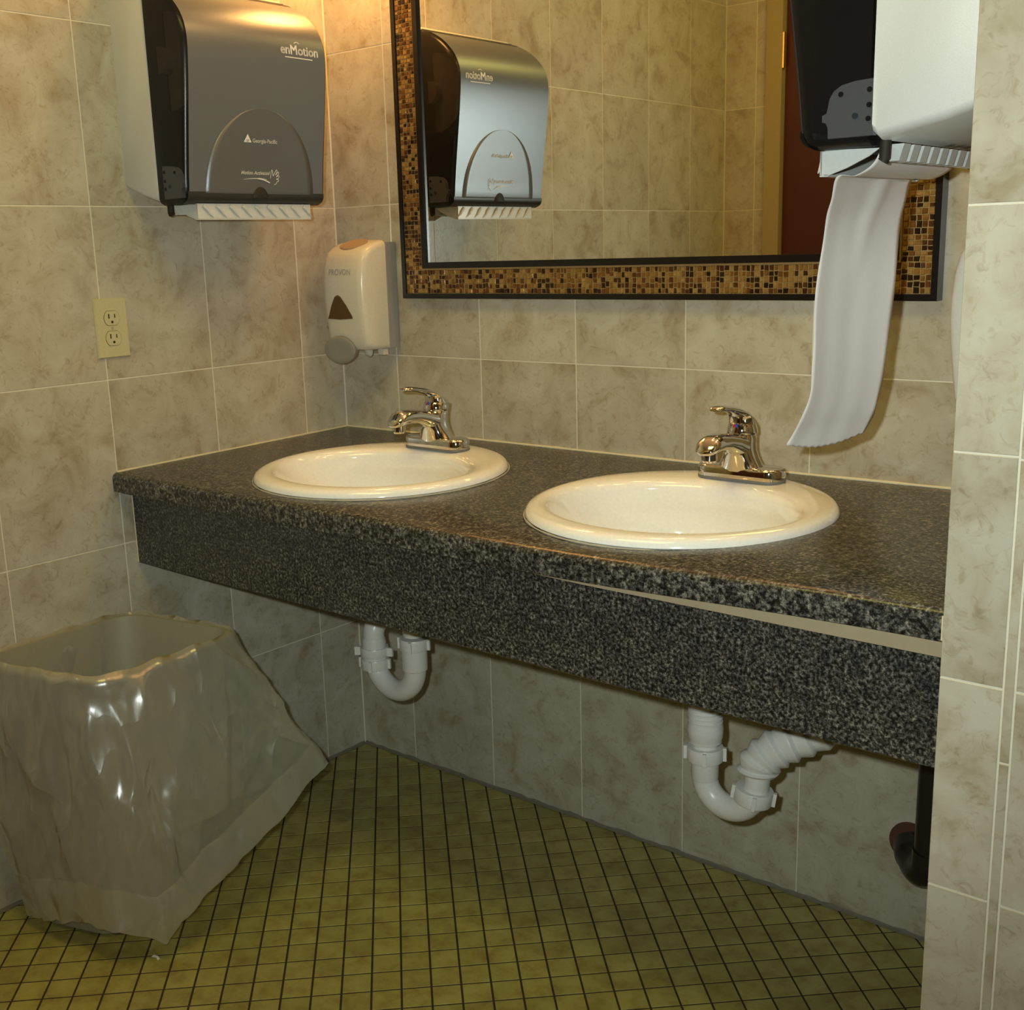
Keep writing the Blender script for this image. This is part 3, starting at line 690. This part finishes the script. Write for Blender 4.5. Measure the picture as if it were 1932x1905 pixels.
# ------------------------------------------------------------------ paper towel dispensers (local: wall at x = 0, facing +x)
HW = 0.172
FRONT = [(1.325, 0.190), (1.331, 0.203), (1.345, 0.2095), (1.38, 0.2135), (1.415, 0.218), (1.47, 0.2255), (1.52, 0.2325), (1.576, 0.239), (1.61, 0.2405), (1.635, 0.236), (1.655, 0.226), (1.672, 0.212), (1.69, 0.192), (1.705, 0.168), (1.716, 0.145), (1.722, 0.125)]
FRONT = [(p.x, p.y) for p in bez([(z, x, 0) for z, x in FRONT], 4)]
def fx(z): return interp(FRONT, z)
td = thing('towel_dispenser', (0, -0.388, 0), 'smoky grey towel dispenser on the left wall above the outlet', 'towel dispenser', 'paper towel dispensers')
def shell(profile, secs, mb=None):
    """profile (x, z) closed; secs: (y, inset): the profile shrinks about its middle by inset metres"""
    mb = mb or MB(); cx = (min(p[0] for p in profile) + max(p[0] for p in profile)) / 2; cz = (min(p[1] for p in profile) + max(p[1] for p in profile)) / 2
    xb = min(p[0] for p in profile); wx = max(p[0] for p in profile) - xb; hz = max(p[1] for p in profile) - cz; rings = []
    for y, ins in secs:
        rings.append([(xb + (x - xb) * (wx - ins) / wx, y, cz + (z - cz) * (hz - ins) / hz) for x, z in profile])
    mb.loft(rings); return mb
bodyp = [(0.0, 1.362), (0.05, 1.346), (0.118, 1.331), (0.1245, 1.337), (0.1245, 1.50), (0.1245, 1.722), (0.118, 1.728), (0.06, 1.739), (0.0, 1.742)]
bd = []
for yy, sc in ((-1, 1), (1, 1)): pass
mb = MB(); rings = []
for s_, k in ((-1, 0), (-1, 1), (1, 1), (1, 0)):
    ring = []
    for x, z in bodyp:
        wid = lerp(0.158, HW, min(x / 0.11, 1)); ins = 0.0 if k else 0.0
        ring.append((x, s_ * (wid - (0 if k else 0)), z))
    rings.append(ring)
def bring(s_, wd, ins):
    cz = 1.536; return [(x, s_ * (lerp(0.158, HW, min(x / 0.11, 1)) - wd), cz + (z - cz) * (1 - ins)) for x, z in bodyp]
mb = MB().loft([bring(-1, 0, 0.05), bring(-1, 0.004, 0.02), bring(-1, 0.014, 0.0), bring(1, 0.014, 0.0), bring(1, 0.004, 0.02), bring(1, 0, 0.05)])
mb.build('body', GREYBODY, td, 40)
cov = [(0.128, 1.3255)] + [(x, z) for z, x in FRONT[:-1]] + [(0.128, 1.7225)]
mb = shell(cov, [(-HW, 0.010), (-HW + 0.003, 0.004), (-HW + 0.010, 0.0), (HW - 0.010, 0.0), (HW - 0.003, 0.004), (HW, 0.010)])
cover = mb.build('cover', COVER, td, 35)
# silvery face of the cover
rows = []
for z, _x in [q for q in FRONT if 1.344 < q[0] < 1.713]:
    rows.append([(fx(z) + 0.0010, lerp(-HW + 0.009, HW - 0.009, j / 6), z) for j in range(7)])
MB().grid(rows).build('face_panel', plain('face_silver_grey', (0.20, 0.22, 0.245), 0.34, 0.48, bump=0.12, bscale=900), cover, 60)
# arched lower panel
def arch_pt(u, v):   # u -1..1, v 0..1
    z = 1.338 + v * 0.163; hwid = 0.132 * math.sqrt(max(1 - (v ** 2.2), 0.0)); return (u * hwid + 0.005, z)
rows = []
for k in range(25):
    v = math.sin(PI / 2 * k / 24) * 0.999; rows.append([(fx(arch_pt(-1 + 2 * j / 16, v)[1]) + 0.0012, arch_pt(-1 + 2 * j / 16, v)[0], arch_pt(0, v)[1]) for j in range(17)])
pn = MB().grid(rows).build('arched_panel', PANEL, cover, 60)
md = pn.modifiers.new('s', 'SOLIDIFY'); md.thickness = 0.002; md.offset = 0
# sensor eye
rg = []
for k in range(6):
    a = PI / 2 * k / 5; rg.append([(fx(1.34) + 0.001 + 0.008 * math.sin(a), 0.002 + 0.0195 * math.cos(a * 0.97) * math.cos(b), 1.337 + 0.024 * math.cos(a * 0.97) * max(math.sin(b), 0)) for b in [PI * j / 14 for j in range(15)]])
MB().loft(rg, True, True).build('sensor_eye', plain('sensor_black', (0.006, 0.006, 0.005), 0.6), cover, 50)
# lower dark lip
rows = []
for k in range(9):
    a = k / 8.0; z = lerp(1.3245, 1.347, a); rows.append([(fx(z) + 0.0014 + 0.0016 * math.sin(PI * a), lerp(-HW + 0.006, HW - 0.006, j / 8), z) for j in range(9)])
MB().grid(rows).build('lower_lip', plain('lip_dark', (0.028, 0.028, 0.024), 0.4), cover, 60)
# printed marks, wrapped on the front: local (tx to the viewer's right = +y, tz up)
def printed(name, vf, y0, z0, mat, parent, off=0.0030, bold=0.0):
    v, f = vf; V, Fc = [], []
    for dy, dz in ((0, 0), (bold, 0), (0, bold), (bold, bold)) if bold else ((0, 0),):
        k = len(V); V += [(fx(z0 + dz + p[1]) + off, y0 + dy + p[0], z0 + dz + p[1]) for p in v]; Fc += [tuple(i + k for i in q) for q in f]
    return mesh_obj(name, V, Fc, mat, parent)
printed('logo_lettering', text_mesh('enMotion', 0.0245), 0.050, 1.6045, PRINT, cover, 0.0016, 0.0010)
mb = MB()
def stroke(mb, pts, w, off):
    L, R = [], []
    for i in range(len(pts)):
        a = Vector(pts[max(i - 1, 0)]); b = Vector(pts[min(i + 1, len(pts) - 1)]); d = (b - a).normalized(); nrm = Vector((-d.y, d.x)); p = Vector(pts[i])
        ww = w[i] if isinstance(w, list) else w
        L.append(p + nrm * ww / 2); R.append(p - nrm * ww / 2)
    k = len(mb.v)
    mb.grid([[(fx(p.y) + off, p.x, p.y) for p in L], [(fx(p.y) + off, p.x, p.y) for p in R]])
stroke(mb, [(0.061, 1.599), (0.130, 1.5985)], 0.0018, 0.0017)
mb.build('logo_rule', PRINT, cover)
mb = MB(); stroke(mb, [(0.093 + 0.007 * math.cos(a), 1.6235 + 0.0045 * math.sin(a)) for a in [PI * (0.15 + 0.7 * k / 8) for k in range(9)]], 0.0014, 0.0017); mb.build('logo_arc', PRINT, cover)
v, f = text_mesh('Georgia-Pacific', 0.0100, bold=0.00008); printed('maker_lettering', (v, f), -0.0195, 1.4385, PRINT, cover, 0.0036, 0.0003)
tri = MB(); tri.add([(fx(1.4385) + 0.0036, -0.040, 1.4385), (fx(1.4385) + 0.0036, -0.0215, 1.4385), (fx(1.453) + 0.0036, -0.0308, 1.4535)], [(0, 1, 2)]); tri.build('maker_triangle', PRINT, cover)
v, f = text_mesh('GP', 0.0060, bold=0.00005); printed('triangle_initials', (v, f), -0.0348, 1.4395, plain('print_dark', (0.08, 0.08, 0.08), 0.5), cover, 0.0040)
v, f = text_mesh('Motion Activated', 0.0098, shear=0.25, bold=0.00006); printed('notice_lettering', (v, f), -0.0465, 1.3800, PRINT, cover, 0.0036, 0.0003)
mb = MB()
stroke(mb, [(-0.040 + 0.064 * k / 12, 1.3705 + 0.0035 * math.sin(PI * k / 12 * 0.75) - 0.0075 * (k / 12) ** 3) for k in range(13)], [0.0004 + 0.0016 * (k / 12) for k in range(13)], 0.0036)
stroke(mb, [(-0.006 + 0.022 * k / 6, 1.3735 - 0.0025 * (k / 6) ** 2) for k in range(7)], 0.0009, 0.0036)
hand = [(0.0255, 1.3740), (0.0275, 1.3870), (0.0290, 1.3895), (0.0308, 1.3870), (0.0315, 1.3805), (0.0330, 1.3795), (0.0390, 1.3890), (0.0415, 1.3895), (0.0415, 1.3860), (0.0380, 1.3800), (0.0440, 1.3860), (0.0462, 1.3850), (0.0450, 1.3815), (0.0400, 1.3770), (0.0455, 1.3795), (0.0472, 1.3775), (0.0450, 1.3745), (0.0400, 1.3725), (0.0450, 1.3720), (0.0455, 1.3690), (0.0420, 1.3680), (0.0395, 1.3640), (0.0345, 1.3625)]
stroke(mb, [tuple(p) for p in [q.to_2d() for q in bez([(a, b, 0) for a, b in hand], 3)]], 0.0011, 0.0036)
mb.build('hand_symbol', PRINT, cover)
# the roll and gear plates that show through the smoky sides
MB().tube([(0.130, -0.128, 1.585), (0.130, 0.128, 1.585)], 0.088, 40).tube([(0.130, -0.150, 1.585), (0.130, 0.150, 1.585)], 0.024, 24).build('paper_roll', ROLL, td, 40)
for s_ in (-1, 1):
    mb = MB(); o_ = [(0.128, 1.3365), (0.128, 1.3965), (0.150, 1.3955), (0.166, 1.3925), (0.175, 1.3870), (0.180, 1.3790), (0.1815, 1.3700), (0.1830, 1.3640), (0.1880, 1.3620), (0.1880, 1.3550), (0.1835, 1.3535), (0.1810, 1.3480), (0.1805, 1.3365)]
    mb.loft([[(x, s_ * (HW - 0.012), z) for x, z in o_], [(x, s_ * (HW - 0.022), z) for x, z in o_]])
    gp = mb.build('gear_plate', GEAR, td)
    for hx, hz in ((0.1665, 1.3830), (0.1335, 1.3850), (0.1335, 1.3690), (0.1340, 1.3545)):
        MB().tube([(hx, s_ * (HW - 0.0125), hz), (hx, s_ * (HW - 0.0110), hz)], 0.0030, 10).build('socket_hole', DARK, gp)
    MB().tube([(0.149, s_ * (HW - 0.0125), 1.3585), (0.149, s_ * (HW - 0.0100), 1.3585)], 0.0034, 12).build('screw', plain('screw_blue', (0.20, 0.30, 0.36), 0.4), gp)
# clear ribbed guard below the cover
gd = MB(); GH = HW - 0.033
gp_ = [(0.128, 1.324), (0.140, 1.316), (0.165, 1.305), (0.190, 1.297), (0.1975, 1.300), (0.1985, 1.326)]
gd.loft([[(x, y, z) for x, z in gp_] for y in (-GH, -GH + 0.0025)]); gd.loft([[(x, y, z) for x, z in gp_] for y in (GH - 0.0025, GH)])
gd.box(0.1960, 0.1985, -GH, GH, 1.298, 1.326); gd.box(0.188, 0.1985, -GH, GH, 1.2965, 1.299)
g_ = gd.build('guard', GUARD, td)
for k in range(9):
    y = lerp(-GH + 0.018, GH - 0.014, k / 8)
    pts = [(0.1990, y - 0.006, 1.322), (0.2010, y + 0.001, 1.3165), (0.2005, y + 0.007, 1.3085), (0.1990, y + 0.017, 1.301)]
    MB().tube(pts, [0.0034, 0.003, 0.0022, 0.0008], 8).build('guard_rib', GUARD, g_, 50)
    y2 = lerp(-GH + 0.012, GH - 0.020, k / 8); d_ = 0.014
    MB().add([(x_, y2 + o_ + w_, z_) for x_, z_, o_ in ((0.104, 1.3275, 0), (0.118, 1.3275, 0), (0.104, 1.3085, d_), (0.118, 1.3085, d_)) for w_ in (-0.010, 0.010)], [(0, 1, 3, 2), (4, 6, 7, 5), (0, 4, 5, 1), (2, 3, 7, 6), (0, 2, 6, 4), (1, 5, 7, 3)]).build('chute_rib', GUARD, g_)
MB().tube([(0.120, -GH - 0.004, 1.331), (0.120, -GH - 0.004, 1.312), (0.122, -GH - 0.004, 1.309)], 0.0065, 12).build('lock_tab', DARK, td, 40)
MB().tube([(0.120, GH + 0.004, 1.331), (0.120, GH + 0.004, 1.312), (0.122, GH + 0.004, 1.309)], 0.0065, 12).build('lock_tab', DARK, td, 40)
td2 = copy_tree(td); td2.location = (XR, -0.430, 0); td2.rotation_euler = (0, 0, PI)
td2['label'] = 'towel dispenser on the right end wall with paper towel hanging out'

# hanging sheet of towel
pl = [(1.520, 1.3250), (1.510, 1.3060), (1.490, 1.2960), (1.4695, 1.2960), (1.462, 1.270), (1.4569, 1.245), (1.450, 1.196), (1.4454, 1.134), (1.4459, 1.0765), (1.4431, 1.0376), (1.4323, 1.0041), (1.4121, 0.9691)]
pr_ = [(1.522, 1.3240), (1.512, 1.3080), (1.488, 1.2980), (1.4630, 1.2990), (1.455, 1.270), (1.4484, 1.2374), (1.4464, 1.1746), (1.4417, 1.1178), (1.4370, 1.0597), (1.4310, 1.020), (1.4250, 0.995), (1.4130, 0.9690)]
L_ = bez([(x, -0.56, z) for x, z in pl], 8); R_ = bez([(x, -0.31, z) for x, z in pr_], 8)
rows = []; NN = len(L_)
for i in range(NN):
    f_ = i / (NN - 1); row = []
    for j in range(25):
        u = j / 24; tw = sstep(0.25, 0.55, f_); p = (L_[i] + Vector((-0.018, 0.040, 0)) * tw).lerp(R_[i] + Vector((0.0243, -0.062, 0)) * tw, u)
        bulge = 0.006 * math.sin(PI * u) * math.sin(PI * f_ * 0.9)
        fold = 0.0004 * math.sin(u * 19 + 1.0) * sstep(0.15, 0.5, f_) + 0.004 * math.exp(-((u - 0.62 + 0.5 * (f_ - 0.35)) / 0.09) ** 2) * sstep(0.2, 0.3, f_) * (1 - sstep(0.42, 0.6, f_))
        zz = p.z - (0.010 * math.sin(PI * u) + (0.0018 if j % 2 else 0)) * (sstep(0.93, 1.0, f_)) 
        yy = p.y + (0.0015 * math.sin(f_ * 40 + (0 if u < .5 else 2)) if j in (0, 24) else 0)
        row.append((p.x - bulge + fold, yy, zz))
    rows.append(row)
pt = MB().grid(rows).build('paper_towel', PAPER, None, 80)
tag(pt, 'long creased paper towel sheet hanging from the right dispenser', 'paper towel')
md = pt.modifiers.new('s', 'SOLIDIFY'); md.thickness = 0.0004

# ------------------------------------------------------------------ soap dispensers (local: wall at y = 0, facing -y)
def soap(x, label, group):
    t = thing('soap_dispenser', (x, 0, 1.012), label, 'soap dispenser', group)
    # grey back plate
    mb = MB(); mb.loft([rrect(0, -0.0195, 0.0640, 0.0192, 0.006, z) for z in (0.004, 0.236)]); mb.build('back_plate', SOAPG, t, 40)
    # white cover: side profile (depth, z) swept across the width with rounded shoulders
    prof = [(0.038, 0.002), (0.070, 0.002), (0.094, 0.004), (0.104, 0.016), (0.108, 0.045), (0.113, 0.085), (0.116, 0.120), (0.116, 0.150), (0.113, 0.180), (0.107, 0.204), (0.097, 0.219), (0.084, 0.228), (0.064, 0.236), (0.038, 0.2415)]
    cx_, cz_ = 0.028, 0.125
    def ring(xx, k): return [(xx, -(0.038 + (d - 0.038) * k), 0.120 + (z - 0.120) * (1 - (1 - k) * 0.45)) for d, z in prof]
    HWs = 0.0655
    mb = MB(); mb.loft([ring(-HWs, 0.78), ring(-HWs + 0.0025, 0.90), ring(-HWs + 0.008, 0.965), ring(-HWs + 0.018, 0.99), ring(-0.02, 1.0), ring(0.02, 1.0), ring(HWs - 0.018, 0.99), ring(HWs - 0.008, 0.965), ring(HWs - 0.0025, 0.90), ring(HWs, 0.78)])
    cv = mb.build('cover', SOAPW, t, 42)
    # oval thumb hollow on top
    rg = [[(0.038 * s_ * math.cos(a), -0.070 + 0.024 * s_ * math.sin(a), 0.2335 + zz + 0.42 * 0.024 * s_ * math.sin(a)) for a in [2 * PI * k / 32 for k in range(32)]] for s_, zz in ((1.0, -0.0035), (1.0, 0.0014), (0.97, 0.0018), (0.92, 0.0010), (0.6, 0.0004))]
    MB().loft(rg, True, True).build('thumb_hollow', plain('hollow_tan', (0.42, 0.30, 0.19), 0.5), cv, 50)
    # refill window
    pts = []
    tri_ = [(-0.035, 0.0), (-0.032, 0.004), (-0.020, 0.030), (-0.008, 0.050), (0.0, 0.054), (0.008, 0.050), (0.022, 0.030), (0.034, 0.008), (0.035, 0.001), (0.0, -0.0015)]
    F = lambda z: interp([(0.045, 0.108), (0.085, 0.113), (0.12, 0.116), (0.15, 0.116), (0.18, 0.113)], z)
    base = [(px * 1.18 - 0.012, -F(0.072 + pz) + 0.002, 0.072 + pz) for px, pz in tri_]; top = [(px * 1.13 - 0.012, -F(0.072 + pz) - 0.0012, 0.072 + pz * 0.97 + 0.0005) for px, pz in tri_]
    MB().loft([base, top]).build('refill_window', AMBER, cv)
    v, f = text_mesh('PROVON', 0.0185); w_ = max(p[0] for p in v)
    mesh_obj('lettering', [((p[0] - w_ / 2) * 0.92 - 0.004, -F(0.168 + p[1]) - 0.0008, 0.168 + p[1]) for p in v], f, PRINTG, cv)
    # round push button
    bc = Vector((-0.016, -0.113, 0.004)); d_ = Vector((0.25, -1, -0.12)).normalized(); u_ = Vector((1, 0.25, 0)).normalized(); w2 = d_.cross(u_)
    rg = [[bc + d_ * q + (u_ * math.cos(a) * 1.30 + w2 * math.sin(a)) * r for a in [2 * PI * k / 36 for k in range(36)]] for r, q in ((0.030, -0.012), (0.0315, 0.0), (0.031, 0.003), (0.028, 0.0052), (0.020, 0.0050), (0.008, 0.0046))]
    MB().loft(rg).build('push_button', BUTTON, t, 40)
    # nozzle and latch below
    MB().tube([(0.012, -0.052, 0.006), (0.012, -0.052, -0.010), (0.012, -0.054, -0.014)], [0.011, 0.009, 0.006], 16).build('nozzle', plain('clear_nozzle', (0.6, 0.6, 0.55), 0.2), t, 40)
    MB().box(0.040, 0.056, -0.050, -0.034, -0.010, 0.003).build('latch_tab', SOAPW, t)
    return t
soap(0.1315, 'white soap dispenser in the corner left of the mirror', 'soap dispensers beside the mirror')
sd = soap(0.0, 'white soap dispenser half hidden behind the right wall edge', 'soap dispensers beside the mirror')
sd.location = (XR, -0.296, 1.000); sd.rotation_euler = (0, 0, -PI / 2)

# ------------------------------------------------------------------ outlet
ol = thing('wall_outlet', (0, -0.6105, 1.0970), 'ivory duplex power outlet on the left tiled wall', 'outlet')
mb = MB()
def yz(hy, hz, x): return [(x, -hy, -hz), (x, hy, -hz), (x, hy, hz), (x, -hy, hz)]
mb.loft([yz(0.0355, 0.0575, 0.0), yz(0.0355, 0.0575, 0.0025), yz(0.0335, 0.0555, 0.0055)]); mb.build('cover_plate', IVORY, ol)
for s_ in (-1, 1):
    zc = 0.0195 * s_; pts = []
    for k in range(32):
        a = 2 * PI * k / 32; pts.append((0.0172 * math.cos(a), max(min(0.0172 * math.sin(a), 0.0142), -0.0142)))
    MB().loft([[(0.0050, y * 1.03, zc + z * 1.03) for y, z in pts], [(0.0056, y * 1.03, zc + z * 1.03) for y, z in pts]]).build('socket_gap', plain('gap', (0.20, 0.16, 0.07), 0.7), ol)
    r_ = MB().loft([[(0.0052, y * .97, zc + z * .97) for y, z in pts], [(0.0068, y * .97, zc + z * .97) for y, z in pts]]).build('receptacle', IVORY, ol)
    for (y0, z0, hy, hz) in ((-0.0065, 0.004, 0.0013, 0.0044), (0.0065, 0.004, 0.0011, 0.0036)):
        MB().box(0.0060, 0.0070, y0 - hy, y0 + hy, zc + z0 - hz, zc + z0 + hz).build('slot', DARK, r_)
    MB().tube([(0.0060, 0, zc - 0.0075), (0.0070, 0, zc - 0.0075)], 0.0026, 12).build('ground_hole', DARK, r_)
MB().tube([(0.0050, 0, 0), (0.0066, 0, 0)], 0.0028, 14).build('screw', plain('screw_ivory', (0.5, 0.46, 0.30), 0.3, 0.3), ol)

# ------------------------------------------------------------------ bin and its liner
bn = thing('waste_bin', (0.18, -0.79, 0), 'grey plastic waste bin lined with a clear bag', 'bin')
A = P(bn); RZ = 0.530
QB = [Vector(p) for p in ((0.085, -0.735), (0.262, -0.690), (0.272, -0.895), (0.092, -0.955))]   # base: back left, back right, front right, front left
QR = [Vector(p) for p in ((0.036, -0.660), (0.315, -0.600), (0.335, -0.905), (0.050, -0.985))]   # rim
def bring2(z, k, grow=0.0):
    Q = [a_.lerp(b_, k) for a_, b_ in zip(QB, QR)]; g = 1 + grow / 0.14; out = []
    for u, v, _ in rrect(0, 0, 1, 1, lerp(0.5, 0.34, k), 0, 7):
        u = u * g * 0.5 + 0.5; v = v * g * 0.5 + 0.5
        p = Q[3].lerp(Q[2], u).lerp(Q[0].lerp(Q[1], u), v); out.append((p.x, p.y, z))
    return out
mb = MB(); mb.loft([bring2(0.002, 0, -0.012), bring2(0.008, 0.0), bring2(RZ * 0.5, 0.5), bring2(RZ - 0.02, 0.97), bring2(RZ - 0.006, 1.0, 0.004), bring2(RZ, 1.0, 0.004), bring2(RZ, 1.0, -0.003), bring2(RZ - 0.02, 0.97, -0.004), bring2(RZ * 0.5, 0.5, -0.004), bring2(0.012, 0.0, -0.004)])
A(mb.build('shell', CAN, None, 40))
# liner: loop around the rim, columns run from inside the bin over the rim to the hem
NU = 256; rim = bring2(RZ + 0.002, 1.0, 0.0065)
nr = len(rim)
def loop_pt(u):
    # arc-length parametrisation, u = 0 at the far right corner (x high, y high), running forward along the right side
    f = (u % 1.0) * loop_pt.tot; i = 0
    while f > loop_pt.seg[i] and i < len(loop_pt.seg) - 1: f -= loop_pt.seg[i]; i += 1
    a, b = loop_pt.pts[i], loop_pt.pts[(i + 1) % len(loop_pt.pts)]
    return a.lerp(b, f / loop_pt.seg[i])
pts = [Vector(p) for p in rim][::-1]
st = max(range(nr), key=lambda i: pts[i].x + pts[i].y); pts = pts[st:] + pts[:st]
loop_pt.pts = pts; loop_pt.seg = [(pts[(i + 1) % nr] - pts[i]).length for i in range(nr)]; loop_pt.tot = sum(loop_pt.seg)
HEM = [(0.0, (0.345, -0.545, 0.300)), (0.03, (0.385, -0.490, 0.262)), (0.055, (0.400, -0.482, 0.240)), (0.09, (0.402, -0.585, 0.182)), (0.13, (0.402, -0.680, 0.140)), (0.17, (0.400, -0.765, 0.108)), (0.205, (0.398, -0.835, 0.062)), (0.24, (0.392, -0.868, 0.040)),
       (0.275, (0.345, -0.930, 0.072)), (0.33, (0.268, -0.945, 0.068)), (0.41, (0.170, -0.958, 0.042)), (0.47, (0.098, -0.966, 0.026)), (0.50, (0.064, -0.972, 0.130)), (0.53, (0.046, -0.990, 0.235)), (0.56, (0.022, -1.000, 0.29)), (0.66, (0.010, -0.85, 0.31)), (0.75, (0.012, -0.67, 0.33)), (0.82, (0.09, -0.602, 0.38)), (0.90, (0.20, -0.575, 0.37)), (0.96, (0.30, -0.560, 0.33)), (1.0, (0.345, -0.545, 0.300))]
def hem(u):
    for (a, p), (b, q) in zip(HEM, HEM[1:]):
        if u <= b: return Vector(p).lerp(Vector(q), (u - a) / (b - a))
    return Vector(HEM[-1][1])
import random as _r
_r.seed(5); ph = [_r.uniform(0, 6.28) for _ in range(12)]
def fold(u, v):
    s = 0
    for k, (fq, am, sl) in enumerate(((4, 1.3, 1.6), (7, 1.0, -1.9), (11, 0.8, 1.2), (19, 0.28, -2.2), (37, 0.05, 1.5))):
        w = math.sin(2 * PI * fq * u + ph[k] + sl * v * 3); s += am * (1 - 2 * abs(w) ** 0.7)
    return s / 2.4
rows = []; cen = Vector((0.185, -0.79, 0))
NVI, NVO = 9, 26
for k in range(NVI):
    q = 1 - k / (NVI - 1)      # 1 = deep inside, 0 = at the rim
    row = []
    for i in range(NU):
        u = i / NU; p = loop_pt(u); d = (cen - p); d.z = 0; d.normalize()
        pin = p + d * (0.014 + 0.022 * q + 0.004 * fold(u * 1.3, q)) ; pin.z = RZ + 0.004 - 0.36 * q
        if k == NVI - 1: pin = p.copy(); pin.z = RZ + 0.0055 + 0.002 * math.sin(u * 90)
        row.append(pin)
    rows.append(row)
for k in range(1, NVO):
    v = k / (NVO - 1); row = []
    for i in range(NU):
        u = i / NU; p = loop_pt(u); h = hem(u); nrm = (p - cen); nrm.z = 0; nrm.normalize()
        e = v ** 1.05; q = p.lerp(h, e)
        amp = 0.0125 * math.sin(PI * min(v * 1.15, 1) * 0.9) + 0.002
        q = q + nrm * (0.004 + amp * (1.0 + fold(u, v)))
        if v > 0.99: q.z = h.z + 0.004 * fold(u * 2, 0.3)
        q.x = max(q.x, 0.008); q.z = max(q.z, 0.006)
        row.append(q)
    rows.append(row)
lb = MB().loft([[tuple(p) for p in r] for r in rows], False, False)
lo = lb.build('bin_liner', FILM, None, 180)
hf = MB().loft([[tuple(p + (p - Vector((cen.x, cen.y, p.z))).normalized() * 0.0022) for p in r] for r in rows[-5:]], False, False).build('hem_fold', FILM, lo, 180)
tag(lo, 'crumpled clear plastic liner folded out over the waste bin', 'bin liner')

# scrap of paper on the floor
mb = MB(); mb.grid([[(0, 0, 0.001), (0.011, 0.003, 0.0025), (0.019, 0.001, 0.001)], [(0.001, 0.005, 0.003), (0.010, 0.007, 0.0035), (0.018, 0.006, 0.002)]])
o = mb.build('paper_scrap', PRINT); o.location = (0.365, -0.885, 0.0); tag(o, 'tiny white scrap of paper on the floor tiles', 'paper scrap')
md = o.modifiers.new('s', 'SOLIDIFY'); md.thickness = 0.0006
